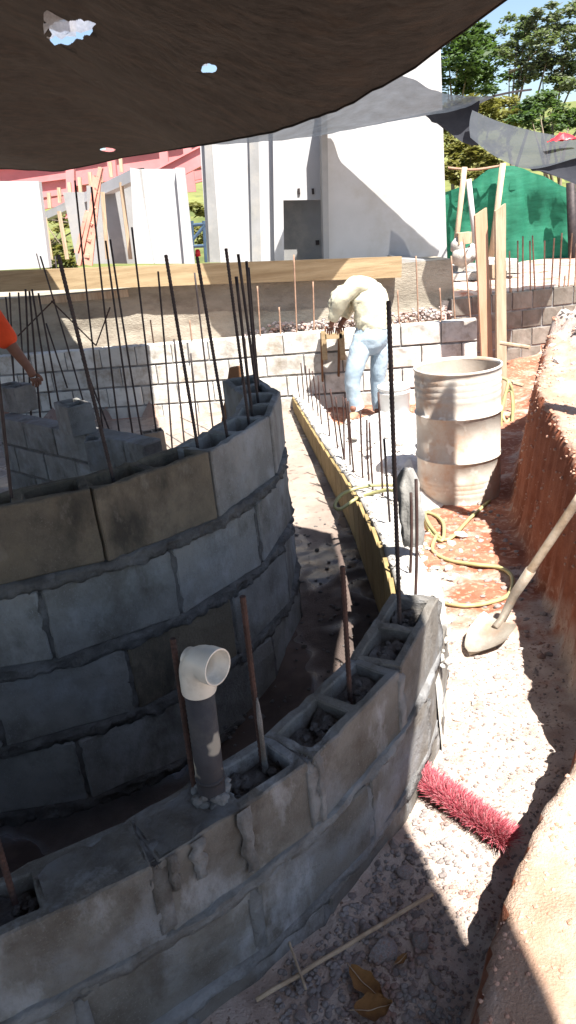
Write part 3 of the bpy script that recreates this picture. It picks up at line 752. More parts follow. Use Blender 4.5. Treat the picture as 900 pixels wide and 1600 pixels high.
# ------------------------------------------------------------ bucket, timber rack, rag
bc = at_y(618, 655, 6.75)
bk = empty('bucket', tuple(bc), 'white plastic bucket on the rubble beside the bending man', 'bucket')
mb = MB(); mb.lathe([(0, 0), (.125, 0), (.13, .01), (.143, .26), (.152, .262), (.152, .278), (.146, .28), (.147, .30), (.155, .302), (.155, .325), (.148, .328), (.14, .32), (.128, .03), (0, .03)], bc, 40)
mb.build('bucket_shell', m_bucket, bk, True)
mb = MB(); mb.tube([bc + Vector((.155 * cos(a), .155 * sin(a) - .03 * sin(a), .29 - .05 * sin(a))) for a in [pi + pi * i / 12 for i in range(13)]], .003, 6); mb.build('handle', m_blue, bk)
yf = wall_y(.5) - .12
fr = empty('timber_clamp', tuple(at_y(522, 600, yf)), 'small yellow wooden clamp hooked over the far wall below the man\'s hands', 'clamp')
for n_a, a, b_, w_ in (('upright', (505, 517), (508, 562), .06), ('upright', (533, 517), (536, 562), .06), ('crosspiece', (508, 526), (534, 524), .07)):
    mb = MB(); mb.bar(at_y(*a, yf), at_y(*b_, yf), .05, w_ if False else .05); mb.build(n_a, m_plank, fr)
for a, b_ in (((502, 520), (504, 596)), ((530, 520), (529, 588))):
    mb = MB(); mb.bar(at_y(*a, yf + .06), at_y(*b_, yf + .06), .02, .05); mb.build('leg_shadow', m_ply, fr)  # dark strips standing for the uprights' shadows cast on the wall
# rag over the bars
rows = []; rt = at_z(640, 880, -1.40)
for i in range(16):
    f = i / 15; row = []
    p = at_y(636 + 8 * f, 733 + 118 * f, rt.y + .05)
    wd = (.018 + .026 * min(1, f * 5) + .012 * nz((f * 4, 2, 0), 1.3) - .008 * f)
    for k in range(19):
        a = 2 * pi * k / 18; fold = 1 + .55 * nz((cos(a) * 2.2, sin(a) * 2.2, f * 1.5), 1.6) * 1.3 + .16 * sin(a * 5 + f * 3) * min(1, f * 2)
        row.append((p.x + wd * fold * cos(a), p.y + wd * .8 * fold * sin(a), p.z + .012 * nz((cos(a) * 2, sin(a) * 2, f), 2)))
    rows.append(row)
mb = MB(); mb.grid(rows); mb.add([rows[0][k] for k in range(18)], [tuple(range(18))])
tag(mb.build('rag', m_rag, None, True), 'grey crumpled rag hung over a bar of the curb', 'rag')
# plywood piece
mb = MB(); a0 = at_z(400, 612, -1.1); P4 = [at_y(*q, 4.6) for q in ((345, 665), (358, 575), (375, 572), (388, 640))]
mb.add(P4 + [p + Vector((.01, .03, 0)) for p in P4], [(0, 1, 2, 3), (7, 6, 5, 4), (0, 4, 5, 1), (1, 5, 6, 2), (2, 6, 7, 3), (3, 7, 4, 0)])
tag(mb.build('plywood_sheet', m_ply, None), 'dark brown plywood offcut leaning inside the bend of the inner wall', 'plywood')

# ------------------------------------------------------------ rubble heap by the man
def heap(name, label, c, rx, ry, h, mat, seed, n=26):
    mb_ = MB(); rows = []
    for i in range(n + 1):
        row = []
        for j in range(n + 1):
            u = (i / n - .5) * 2; v_ = (j / n - .5) * 2; r = hypot(u, v_); z = max(0, 1 - r ** 1.7) * h
            p = (c[0] + u * rx, c[1] + v_ * ry); z += (fbm((p[0], p[1], seed), 8, 4) * .05 + abs(nz((p[0], p[1], 0), 16, seed)) * .03) * max(0, 1 - r)
            row.append((p[0], p[1], gz(p[0], p[1]) - .02 + z))
        rows.append(row)
    mb_.grid(rows); return tag(mb_.build(name, mat), label, 'rubble', kind='stuff')
heap('sand_heap', 'pale heap of rubble and dust round the man\'s feet', (1.0, 6.35), .62, .75, .2, m_conc_w, 3)
hp = at_z(640, 720, -1.75)
heap('rubble_heap', 'pale rubble heap between the curb and the drum', (.88, 5.1), .42, .75, .16, m_stonew, 9)
# individual pale stones on the heap
def stone_mesh(seed, n=1):
    bm = bmesh.new(); bmesh.ops.create_icosphere(bm, subdivisions=2, radius=1)
    pl_ = [(Vector((random.uniform(-1, 1), random.uniform(-1, 1), random.uniform(-1, 1))).normalized(), random.uniform(.55, .85)) for _ in range(9)]
    for v in bm.verts:
        for nrm, d in pl_:
            k = v.co.dot(nrm)
            if k > d: v.co -= nrm * (k - d)
        v.co *= 1 + .08 * nz(v.co, 2, seed)
    me_ = bpy.data.meshes.new('stone'); bm.to_mesh(me_); bm.free(); return me_
ST = [stone_mesh(i) for i in range(7)]
def stone(x, y, r, mat, label, group, name='rubble_chunk', dz=0):
    me_ = blk(random.choice(ST), mat); s = (r * random.uniform(.8, 1.2), r * random.uniform(.6, 1), r * random.uniform(.4, .65))
    o = link(name, me_, None, None, Matrix.Translation((x, y, gz(x, y) + s[2] * .35 + dz)) @ Matrix.Rotation(random.uniform(0, 6), 4, 'Z') @ Matrix.Rotation(random.uniform(-.3, .3), 4, 'X') @ Matrix.Diagonal((*s, 1)))
    return tag(o, label, 'rubble', group)
def gpt(px, py):
    z = -1.65
    for _ in range(10): q = at_z(px, py, z); z = gz(q.x, q.y)
    return q
for i in range(34):
    x = random.uniform(.6, 1.3); y = random.uniform(4.6, 6.7)
    if x < curb_x(y) + .22: continue
    stone(x, y, random.uniform(.025, .075), m_stonew, 'pale rubble chunk on the heap behind the curb', 'pale chunks on the heap', dz=.1)
lab = 'grey broken chunk in the shade at the foot of the near wall'
for px, py, r in ((655, 1470, .032), (635, 1365, .026), (615, 1320, .02), (590, 1390, .016), (575, 1460, .03), (600, 1490, .045), (560, 1500, .022), (540, 1440, .018), (625, 1410, .014), (520, 1490, .02), (660, 1500, .014), (510, 1550, .026), (640, 1330, .016), (550, 1400, .014), (490, 1570, .02), (470, 1590, .016), (645, 1550, .016), (600, 1440, .018), (570, 1410, .012), (650, 1430, .015), (620, 1520, .013), (680, 1530, .02), (590, 1350, .012)):
    q = gpt(px, py); stone(q.x, q.y, r, m_stone, lab, 'grey chunks below the near wall')
lab = 'small pale chunk lying on the sunlit soil'
for px, py, r in ((716, 1125, .03), (740, 1100, .02), (725, 1095, .014), (845, 1145, .012), (815, 1015, .018), (705, 905, .035), (700, 890, .04), (720, 862, .03), (745, 840, .025), (722, 835, .03), (712, 900, .03), (735, 1035, .015), (700, 940, .02), (733, 790, .03), (830, 820, .02), (760, 1240, .012), (690, 855, .03), (705, 850, .045), (720, 838, .05), (693, 905, .05)):
    q = gpt(px, py); stone(q.x, q.y, r * .8, m_stonew, lab, 'pale chunks on the sunlit soil')
# fine gravel
mb = MB()
for i in range(3400):
    px = random.uniform(430, 880); py = random.uniform(1000, 1620); q = gpt(px, py)
    if inside(q.x, q.y) or (Vector((q.x, q.y)) - OC).length < OR + .01: continue
    if q.x > base_x(q.y) + .0: continue
    r = random.uniform(.002, .008) * (1.3 if px < 700 else .8)
    lump(mb, (q.x, q.y, gz(q.x, q.y) + r * .2), r, i)
tag(mb.build('gravel', m_stone), 'loose grey gravel strewn over the soil below the near wall', 'gravel', kind='stuff')
mb = MB()
for i in range(420):
    y = random.uniform(2.3, 6.3); x = random.uniform(.55, 1.4)
    if x < curb_x(y) + .2 or x > base_x(y): continue
    r = random.uniform(.005, .02); lump(mb, (x, y, gz(x, y)), r, i)
tag(mb.build('soil_clods', m_stone), 'small pale clods scattered on the path to the drum', 'rubble', kind='stuff')
mb = MB()
for i in range(420):
    y = random.uniform(1.6, 4.6); x = random.uniform(-.35, .55)
    if not inside(x, y): continue
    if (Vector((x, y)) - IC).length < IR: continue
    r = random.uniform(.004, .02) * (1 if random.random() < .3 else .6); lump(mb, (x, y, FLOOR + .004), r, i, .5)
tag(mb.build('floor_crumbs', m_grout), 'dark mortar crumbs scattered on the trench floor', 'rubble', kind='stuff')
# clods along the lip of the bank
mb = MB()
for i in range(1000):
    y = random.uniform(.9, 6.6); e = base_x(y); x = e + .05 + abs(random.gauss(0, .07)) * (1 + y * .2); r = random.uniform(.002, .009) * (.5 + y * .25)
    lump(mb, (x, y, gz(x, y)), r, i)
m_clod = M('soil_clod', (.36, .19, .13), (.46, .30, .23), scale=6, bump=.5, bscale=60)
tag(mb.build('bank_clods', m_clod), 'crumbly red clods along the edge of the soil bank', 'soil', kind='stuff')
mb = MB()
for i in range(420):
    x = random.gauss(2.55, .3); y = random.gauss(5.2, .4)
    if x < base_x(y) + .25: continue
    lump(mb, (x, y, gz(x, y)), random.uniform(.008, .035), i)
tag(mb.build('spoil_rubble', m_stonew), 'white rubble crowning the soil bank in front of the right wall', 'rubble', kind='stuff')

# ------------------------------------------------------------ stick, leaves
def stick(a, b_, r, label):
    p = gpt(*a) + Vector((0, 0, .02)); q = gpt(*b_) + Vector((0, 0, .03)); mb_ = MB()
    mb_.tube([p.lerp(q, i / 10) + Vector((0, 0, .006 * nz((i, 0, 0), .7, 3))) for i in range(11)], [r * (1 + .12 * nz((i, 3, 0), .9)) for i in range(11)], 9)
    return tag(mb_.build('stick', m_wood, None, True), label, 'stick')
stick((402, 1572), (676, 1410), .0055, 'long thin pale stick lying across the shaded gravel')
stick((452, 1478), (480, 1560), .003, 'short thin stick leaning at the foot of the near wall')
def leaf(px, py, ln, wd, yaw, label, curl=.3, lift=.012):
    c = gpt(px, py) + Vector((0, 0, lift)); rows = []
    for i in range(13):
        f = i / 12; w_ = wd * (sin(pi * min(1, f * 1.02 + .02)) ** .75) * (1 + .12 * sin(f * 19)); row = []
        for j in range(7):
            u = (j / 6 - .5) * 2; x = (f - .5) * ln; y = u * w_ / 2 + .15 * ln * (f - .5) ** 2; z = curl * wd * (u * u * .5 + .5 * (f - .5) ** 2 * 2) + .004 * nz((x * 30, y * 30, 0), 1.5)
            row.append(c + Matrix.Rotation(yaw, 3, 'Z') @ Vector((x, y, z)))
        rows.append(row)
    o = empty('dry_leaf', tuple(c), label, 'leaf')
    mb_ = MB(); mb_.grid(rows); mb_.build('leaf_blade', m_leaf, o, True)
    mb_ = MB(); mid = [r_[3] + Vector((0, 0, .0012)) for r_ in rows]; mb_.tube([mid[0] + (mid[0] - mid[1]) * 1.5] + mid, [.0013] * 8 + [.0008] * 6, 5); mb_.build('leaf_stalk', m_wood, o, True)
leaf(572, 1545, .105, .05, -.9, 'curled brown dead leaf at the bottom of the picture, upper one')
leaf(585, 1583, .085, .06, .1, 'broad brown dead leaf lying below the curled one')
leaf(628, 1505, .04, .018, .6, 'small narrow dead leaf right of the stick')

# ------------------------------------------------------------ brush
h0 = gpt(655, 1215) ; h1 = gpt(796, 1322)
h0 = Vector((h0.x - .01, h0.y, h0.z + .02)); h1 = Vector((h1.x, h1.y, h1.z + .02))
br = empty('broom_head', tuple((h0 + h1) / 2), 'broom head with pink-red bristles lying on the pale ground against the wall', 'broom')
d = (h1 - h0).normalized(); nrm = Vector((-d.y, d.x, 0)).normalized()
mb = MB(); mb.bar(h0 - Vector((0, 0, .012)) - nrm * .018, h1 - Vector((0, 0, .012)) - nrm * .018, .035, .022); mb.build('broom_block', m_brback, br)
mb = MB(); mbl = MB()
for i in range(5600):
    f = random.random(); u = random.uniform(-1, 1); p = h0.lerp(h1, f) - nrm * (.018 - .014 * u)
    cl_ = .35 * nz((f * 14, u * 3, 0), 1.5)
    dr_ = (nrm * (.15 + .85 * u + cl_) + Vector((0, 0, .8)) + d * ((f - .5) * .9 + cl_ + random.gauss(0, .22))).normalized(); dr_ = (dr_ + Vector((random.gauss(0, .16), random.gauss(0, .16), random.gauss(0, .12)))).normalized()
    ln = random.uniform(.036, .066); q = p + dr_ * ln; sd_ = dr_.cross(Vector((random.random(), random.random(), random.random()))).normalized() * .0007
    sd2 = dr_.cross(sd_).normalized() * .0007; m1 = p.lerp(q, .6) + Vector((0, 0, .002))
    T_ = mbl if random.random() < .28 else mb
    T_.add([p + sd_, p - sd_, p + sd2 * 1.4, m1 + sd_, m1 - sd_, m1 + sd2 * 1.4, q + sd_ * .6 - Vector((0, 0, .004)), q - sd_ * .6 - Vector((0, 0, .004)), q + sd2 - Vector((0, 0, .004))], [(0, 1, 4, 3), (1, 2, 5, 4), (2, 0, 3, 5), (3, 4, 7, 6), (4, 5, 8, 7), (5, 3, 6, 8), (6, 7, 8)])
tag(mb.build('bristles', m_brist, br), kind='stuff')
m_bristl = M('bristles_dusty', (.50, .22, .23), (.4, .15, .17), scale=30, bump=0, rough_=.6)
tag(mbl.build('dusty_bristles', m_bristl, br), kind='stuff')

# ------------------------------------------------------------ shovel
tip = gpt(733, 1028) + Vector((0, 0, .012)); sock = at_y(790, 962, tip.y + .16)
s1 = at_y(803, 930, tip.y + .12); s2 = at_y(905, 778, tip.y - .02)
sh = empty('shovel', tuple(tip), 'shovel with muddy blade on the soil, handle leaning against the red bank', 'shovel')
ax_ = (sock - tip); ln = ax_.length; ax_.normalize(); side = ax_.cross(Vector((0, 0, 1))).normalized(); nn = side.cross(ax_)
rows = []
for i in range(15):
    f = i / 14; w_ = .135 * (min(1, (f * 1.9)) ** .55) if f < .95 else .125; row = []
    for j in range(11):
        u = (j / 10 - .5) * 2; z = .022 * u * u + .02 * (f - .5) ** 2 * 2 - .01
        row.append(tip + ax_ * (ln * f * .86) + side * (u * w_ * .62) + nn * z)
    rows.append(row)
mb = MB(); mb.grid(rows); mb.grid([[q - nn * .003 for q in r_] for r_ in rows]); mb.build('blade', m_shovel, sh, True)
p0 = tip + ax_ * ln * .7; mb = MB(); mb.tube([p0, tip + ax_ * ln * .9, s1, s1.lerp(s2, .28)], [.014, .017, .019, .021], 12); mb.build('socket', m_shovel, sh, True)
mb = MB(); mb.tube([s1.lerp(s2, .2 + .85 * i / 10) for i in range(11)], .0175, 12); mb.build('handle', m_handle, sh, True)

# ------------------------------------------------------------ hose
def spline(P, n=10):
    out = []
    for i in range(len(P) - 1):
        p0 = P[max(i - 1, 0)]; p1 = P[i]; p2 = P[i + 1]; p3 = P[min(i + 2, len(P) - 1)]
        for k in range(n):
            t_ = k / n; out.append(.5 * ((2 * p1) + (p2 - p0) * t_ + (2 * p0 - 5 * p1 + 4 * p2 - p3) * t_ * t_ + (3 * p1 - p0 - 3 * p2 + p3) * t_ ** 3))
    out.append(P[-1]); return out
def gp(px, py, dz=.012): q = gpt(px, py); return q + Vector((0, 0, dz))
H1 = [at_z(x, y, z) for x, y, z in ((640, 762, -1.50), (610, 758, -1.50), (570, 760, -1.50), (535, 772, -1.52), (523, 790, -1.56), (532, 795, -1.57), (556, 780, -1.55), (585, 770, -1.50), (612, 766, -1.46), (640, 782, -1.44), (655, 800, -1.5))]
H1 += [gp(*q) for q in ((668, 830), (690, 848), (693, 822), (680, 808), (664, 805), (676, 830), (700, 846), (735, 812), (765, 785))]
H2 = [gp(*q) for q in ((683, 838), (676, 862), (700, 878), (740, 885), (780, 890), (800, 905), (795, 932), (765, 945), (725, 950), (690, 944))]
mb = MB(); mb.tube(spline(H1, 8), .0105, 8)
tag(mb.build('garden_hose', m_hose, None, True), 'dusty yellow-green hose looped over the curb and trailing to the drum', 'hose')
mb = MB(); mb.tube(spline(H2, 8), .0105, 8)
tag(mb.build('garden_hose', m_hose, None, True), 'yellow-green hose lying in a wide loop on the red soil behind the shovel', 'hose')
H3 = [at_y(x, y, y_) for x, y, y_ in ((782, 590, 6.6), (797, 600, 6.5), (802, 640, 6.5), (790, 660, 6.4), (784, 630, 6.5), (798, 610, 6.5), (800, 660, 6.4), (788, 690, 6.3), (783, 650, 6.3), (795, 595, 6.4))]
mb = MB(); mb.tube(spline(H3, 8), .014, 8)
tag(mb.build('garden_hose', m_hose, None, True), 'coil of yellow-green hose hanging behind the drum by the timber post', 'hose')

# ------------------------------------------------------------ rough posts, sticks on the right
def post(name, a, b_, y, w_, th, mat, label, cat='post', group=None, taper=True):
    p = at_y(*a, y); q = at_y(*b_, y); mb_ = MB(); n = 14
    d_ = (q - p); L_ = d_.length; d_.normalize(); x = d_.cross(Vector((0, 1, 0))).normalized(); yv = x.cross(d_)
    vs = []
    for i in range(n + 1):
        c = p + d_ * L_ * i / n; k = 1 + .05 * nz((i, y, a[0]), .6)
        for sx, sy in ((-1, -1), (1, -1), (1, 1), (-1, 1)): 
            e = c + x * sx * w_ / 2 * k + yv * sy * th / 2 * k
            if i == n and sx > 0: e = e - d_ * .05
            vs.append(e)
    fs = [(i * 4 + k, i * 4 + (k + 1) % 4, i * 4 + 4 + (k + 1) % 4, i * 4 + 4 + k) for i in range(n) for k in range(4)] + [(0, 3, 2, 1), (n * 4, n * 4 + 1, n * 4 + 2, n * 4 + 3)]
    mb_.add(vs, fs); return tag(mb_.build(name, mat), label, cat, group)
post('timber_post', (766, 690), (750, 326), 7.0, .105, .05, m_woodred, 'left rough reddish timber post behind the drum')
post('timber_post', (784, 700), (781, 319), 6.9, .09, .05, m_wood, 'right rough pale timber post behind the drum')
post('timber_brace', (757, 425), (790, 423), 7.06, .12, .03, m_wood, 'short board nailed across the two rough posts', 'board')
mb = MB(); mb.tube([at_y(782, 536, 6.7), at_y(828, 543, 6.5)], .018, 7); tag(mb.build('stick', m_wood), 'pale stick poking from the post to the bank', 'stick')
mb = MB(); mb.tube([at_y(800, 598, 6.7), at_y(818, 603, 6.6)], .018, 7); tag(mb.build('stick', m_wood), 'short pale peg above the hose coil', 'stick')

# ------------------------------------------------------------ green net fence
NY = 13.0
fn = empty('net_fence', tuple(at_y(800, 440, NY)), 'green shade-net fence on leaning poles behind the right wall', 'fence')
rows = []
tops = [(640, 300), (690, 302), (720, 292), (745, 278), (768, 262), (800, 258), (840, 272), (900, 300), (960, 320), (1040, 330)]
for j in range(15):
    f = j / 14; row = []
    for i in range(55):
        px = 640 + 400 * i / 54; ty = lerp_tab(tops, px); by = 436
        q = at_y(px, ty + (by - ty) * f, NY); q.y += .12 * sin(px * .045 + f * 2) * sin(pi * f) + .05 * sin(px * .16 + f * 3 + 2 * nz((px * .03, f * 3, 5), 1)) + .06 * nz((px * .08, f * 9, 2), 1) + .1 * nz((px * .02, f * 2, 0), 1.6); row.append(q)
    rows.append(row)
mb = MB(); mb.grid(rows); mb.build('netting', m_net, fn, True)
for nme, a, b_, mat, r in (('pole', (707, 430), (726, 261), m_wood, .045), ('pole', (765, 420), (786, 255), m_wood, .05), ('pole', (745, 400), (732, 280), m_white, .045), ('pole', (897, 450), (892, 285), m_rebar, .08)):
    mb = MB(); mb.tube([at_y(*a, NY - .25), at_y(*b_, NY - .25)], r, 8); mb.build(nme, mat, fn, True)
mb = MB(); mb.tube(spline([at_y(700, 262, NY - .2), at_y(740, 265, NY - .2), at_y(782, 259, NY - .2)], 5), .02, 5); tag(mb.build('rope', m_rustl), 'thin rope strung between the net poles', 'rope')
# stacked boards and debris before the net
for i, (a, b_, h) in enumerate((((695, 420), (812, 418), .12), ((690, 432), (790, 428), .1), ((745, 408), (808, 412), .1))):
    mb = MB(); mb.bar(at_y(*a, 11.5 - i * .3), at_y(*b_, 11.3 - i * .3), .4, h); tag(mb.build('board', m_conc), ('upper', 'lower', 'short top')[i] + ' pale board of the stack in front of the green net', 'board')
sk_ = empty('cement_sack', tuple(at_y(722, 415, 11)), 'beige sack slumped on the boards in front of the green net', 'sack')
mb = MB(); 
for (px, py, r) in ((722, 400, .17), (715, 385, .12), (738, 395, .13)): lump(mb, at_y(px, py, 11), r, px, 1.0)
mb.build('sack_body', m_conc, sk_, True)
mb = MB(); mb.box(at_y(724, 372, 11), (.19, .2, .15)); mb.build('sack_top', m_wood, sk_)

# ------------------------------------------------------------ white buildings
def px_quad(pts, y, thick, mat, name, parent, y2=None):
    """flat wall from picture outline at depth y, real thickness behind it"""
    P = [at_y(px, py, (y if y2 is None or i in (0, 3) else y2)) for i, (px, py) in enumerate(pts)]
    Q = [p + Vector((0, thick, 0)) for p in P]; n = len(P)
    mb_ = MB(); mb_.add(P + Q, [tuple(range(n)), tuple(range(2 * n - 1, n - 1, -1))] + [(i, i + n, (i + 1) % n + n, (i + 1) % n) for i in range(n)])
    return mb_.build(name, mat, parent)
bA = empty('white_house', tuple(at_y(600, 420, 10)), 'tall unfinished white house with a sloping wall and vertical wall ribs', 'house')
px_quad([(514, 408), (510, 60), (688, 60), (699, 415)], 10.0, .15, m_white, 'gable_wall', bA)
px_quad([(506, 408), (501, 150), (511, 150), (514.5, 408)], 9.93, .3, m_wgrey, 'rib', bA)
px_quad([(325, 410), (305, 120), (440, 120), (440, 410)], 10.1, .15, m_white, 'side_wall', bA)
px_quad([(440, 313), (440, 120), (500, 120), (506, 312)], 10.30, .12, m_white, 'recess_wall', bA)
px_quad([(440, 408), (440, 300), (506, 300), (506, 408)], 10.60, .12, m_wgrey, 'recess_back', bA)  # grey colour stands in for the shade low in the recess
px_quad([(429, 408), (425, 120), (440, 120), (444, 408)], 9.97, .12, m_white, 'rib', bA)
px_quad([(328, 410), (314, 120), (322, 120), (344, 410)], 9.99, .1, m_wgrey, 'rib', bA)
px_quad([(394, 410), (387, 120), (402, 120), (408, 410)], 10.03, .06, m_wgrey, 'rib', bA)
mb = MB(); 
for px in (467, 489):
    mb = MB(); mb.box(at_y(px, 299, 10.29), (.03, .02, .07)); mb.build('wall_slot', m_rebar, bA)
mb = MB(); mb.box(at_y(496, 379, 10.59), (.05, .02, .06)); mb.build('socket_box', m_rebar, bA)
px_quad([(514, 412), (514, 407), (699, 412), (706, 480), (640, 490), (520, 495)], 9.36, .1, m_wgrey, 'plinth', bA) if False else None
pr_ = px_quad([(625, 404), (698, 409), (704, 500), (628, 500)], 9.05, .9, m_wgrey, 'plinth', bA)

bB = empty('white_outbuilding', tuple(at_y(200, 420, 12)), 'low white outbuilding with a shaded inner room seen between two walls', 'building')
px_quad([(212, 412), (203, 262), (217, 264), (240, 412)], 11.8, .2, m_white, 'front_panel', bB)
px_quad([(222, 412), (208, 264), (282, 264), (300, 412)], 11.95, .1, m_white, 'front_panel', bB)
px_quad([(288, 412), (274, 262), (288, 262), (304, 412)], 11.85, .1, m_white, 'rib', bB)
px_quad([(230, 412), (214, 264), (220, 264), (238, 412)], 11.90, .04, m_wgrey, 'rib', bB)
px_quad([(70, 415), (68, 335), (205, 264), (215, 412)], 14.5, .1, m_wgrey, 'side_wall', bB, y2=12.0) if False else None
# receding side wall
P = [at_y(72, 415, 16.5), at_y(66, 333, 16.5), at_y(205, 264, 12.0), at_y(214, 412, 12.0)]
mb = MB(); mb.add([at_y(66, 333, 16.5), at_y(205, 264, 12), at_y(205, 284, 12.0), at_y(66, 345, 16.5), at_y(66, 333, 16.5) + Vector((.2, 0, 0)), at_y(205, 264, 12) + Vector((.2, 0, 0)), at_y(205, 284, 12) + Vector((.2, 0, 0)), at_y(66, 345, 16.5) + Vector((.2, 0, 0))],
                    [(0, 1, 2, 3), (4, 7, 6, 5), (0, 4, 5, 1), (3, 2, 6, 7)]); mb.build('roof_beam', m_white, bB)
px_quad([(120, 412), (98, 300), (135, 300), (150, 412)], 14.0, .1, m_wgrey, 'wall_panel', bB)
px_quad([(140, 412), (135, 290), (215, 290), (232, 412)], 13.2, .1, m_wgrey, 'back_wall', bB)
for a, b_ in (((168, 405), (160, 300)), ((204, 405), (189, 285)), ((80, 405), (70, 340)), ((105, 405), (92, 330))):
    mb = MB(); mb.tube([at_y(*a, 12.4), at_y(*b_, 12.4)], .035, 6); tag(mb.build('prop_pole', m_wood), 'thin timber prop standing in front of the shaded outbuilding room', 'prop', 'timber props in the outbuilding')
bC = empty('white_wall', tuple(at_y(30, 420, 11)), 'plain white wall panel at the far left edge', 'wall')
px_quad([(-160, 430), (-180, 283), (60, 283), (77, 418)], 11.0, .15, m_white, 'wall_panel', bC)
# pink diagonal timber: lattice of two pieces with plates
pk = empty('pink_ladder', tuple(at_y(130, 410, 11.5)), 'pink-painted timber ladder leaning against the outbuilding', 'ladder')
for a, b_, nm in (((124, 414), (158, 262), 'rail'), ((138, 414), (152, 275), 'rail'), ((120, 395), (137, 330), 'brace')):
    mb = MB(); mb.bar(at_y(*a, 11.4), at_y(*b_, 11.4), .12, .05); mb.build(nm, m_pinkw, pk)
for f in (.1, .28, .46, .64, .82):
    mb = MB(); p = at_y(124, 414, 11.4).lerp(at_y(158, 262, 11.4), f); q = at_y(138, 414, 11.38).lerp(at_y(152, 275, 11.38), f); mb.bar(p, q + Vector((.01, 0, 0)), .05, .04); mb.build('rung', m_pinkw, pk)
# pink steel frame
sf = empty('pink_steel_roof', tuple(at_y(150, 300, 17)), 'pink steel roof frame of beams behind the white walls at the upper left', 'roof')
for a, b_, y, w_, h in (((-60, 270), (330, 212), 17, .3, .55), ((-60, 300), (110, 278), 16.5, .2, .28), ((60, 300), (320, 250), 18, .2, .35), ((100, 325), (330, 262), 19, .2, .22), ((235, 270), (330, 220), 15, .15, .3)):
    mb = MB(); p = at_y(*a, y); q = at_y(*b_, y); mb.bar(p, q, w_, .03); 
    mb.bar(p - Vector((0, 0, h)), q - Vector((0, 0, h)), w_, .03); mb.bar(p - Vector((0, 0, h / 2)), q - Vector((0, 0, h / 2)), .03, h); mb.build('beam', m_pink, sf)
for a, b_ in (((178, 290), (172, 225)), ((258, 262), (254, 222)), ((112, 320), (110, 250)), ((300, 300), (292, 225))):
    mb = MB(); mb.bar(at_y(*a, 16), at_y(*b_, 16), .16, .16); mb.build('post', m_pink, sf)
for i in range(8):
    a = (78 + i * 16, 325 - i * 8); mb = MB(); mb.bar(at_y(a[0], a[1], 15.0), at_y(a[0] - 2, a[1] - 24, 15.0), .06, .06)
    tag(mb.build('timber_stud', m_wood), 'short timber stud standing along the outbuilding beam', 'stud', 'timber studs on the outbuilding')
# blue scaffold in the gap
sc_ = empty('scaffold', tuple(at_y(308, 400, 14)), 'blue scaffold frame glimpsed in the gap between the two white buildings', 'scaffold')
for a, b_ in (((302, 410), (300, 345)), ((322, 410), (318, 345)), ((300, 352), (320, 350)), ((301, 375), (320, 352)), ((300, 385), (322, 384))):
    mb = MB(); mb.tube([at_y(*a, 14), at_y(*b_, 14)], .03, 6); mb.build('scaffold_tube', m_blue, sc_)
# grassy bank far behind
mb = MB(); rows = []
for j in range(8):
    rows.append([Vector((-40 + 60 * i / 40, 30 + j * 4, -1.3 + j * .55 + .8 * nz((i * .4, j * .5, 0), 1))) for i in range(41)])
mb.grid(rows); tag(mb.build('hillside', m_hill, None, True), kind='structure')

# ------------------------------------------------------------ shade tarps
E = [((1.0, -2.2), .25), ((1.02, -.6), .25)]
edge_px = [(-260, 262), (0, 263), (90, 268), (150, 256), (190, 246), (230, 240), (330, 224), (430, 205), (530, 170), (640, 110), (720, 50), (790, 0), (850, -50), (900, -100)]
far_xy = [(-2.9, 8.8), (-1.9, 8.2), (-.85, 7.25), (-.58, 6.6), (-.48, 5.7), (-.15, 4.6), (.25, 3.75), (.6, 3.4), (1.0, 3.0)]
def tarp_edge(x, y):
    # height that puts this plan position on the picture's tarp edge line
    best = None
    for i in range(len(edge_px) - 1):
        for k in range(12):
            t_ = k / 12; px = edge_px[i][0] * (1 - t_) + edge_px[i + 1][0] * t_; py = edge_px[i][1] * (1 - t_) + edge_px[i + 1][1] * t_
            r = ray(px, py); e = abs(r.x / r.y - x / y)
            if best is None or e < best[0]: best = (e, r.z / r.y * y)
    return best[1]
fe = []
for (a, b_) in zip(far_xy, far_xy[1:]):
    for k in range(10):
        x = a[0] + (b_[0] - a[0]) * k / 10; y = a[1] + (b_[1] - a[1]) * k / 10; fe.append((x, y))
fe.append(far_xy[-1])
for _ in range(5): fe = [fe[0]] + [((fe[i - 1][0] + 2 * fe[i][0] + fe[i + 1][0]) / 4, (fe[i - 1][1] + 2 * fe[i][1] + fe[i + 1][1]) / 4) for i in range(1, len(fe) - 1)] + [fe[-1]]
rows = []; NT = 70
for i, (x, y) in enumerate(fe):
    f = i / (len(fe) - 1); z = tarp_edge(x, y); e0 = Vector((x, y, z))
    e1 = Vector((-7.5 + 9.12 * f, -5.0, 2.5)); row = []
    for j in range(NT + 1):
        t_ = (j / NT) ** 1.3; p = e0.lerp(e1, t_); p.x -= (.13 * math.exp(-((p.y - .3) / .65) ** 2) + .13 * math.exp(-((p.y - 1.25) / .55) ** 2)) * f ** 8; p.z += .28 * (1 - f ** 4) * math.sin(pi * min(1, t_)) + .02 * nz((p.x, p.y, 0), 2.3, 4) * sm(0, .1, t_) + .02 * nz((p.x, p.y * .4, 0), 7, 4) * sm(0, .1, t_) + .022 * nz((p.x * .5 + p.y * .8, p.y * .12, 0), 6, 14) * sm(0, .04, t_)
        row.append(p)
    rows.append(row)
mb = MB(); mb.grid(rows)
def proj(p):
    c = RM.transposed() @ Vector(p); return (450 + c.x / -c.z * F, 800 - c.y / -c.z * F) if c.z < 0 else (9e9, 9e9)
holes = [(112, 46, 36, 15), (98, 58, 20, 12), (325, 107, 13, 7), (168, 234, 12, 3)]
keep = []
hp_ = [proj(v) for v in mb.v]
mbt = MB(); mbt.v = mb.v
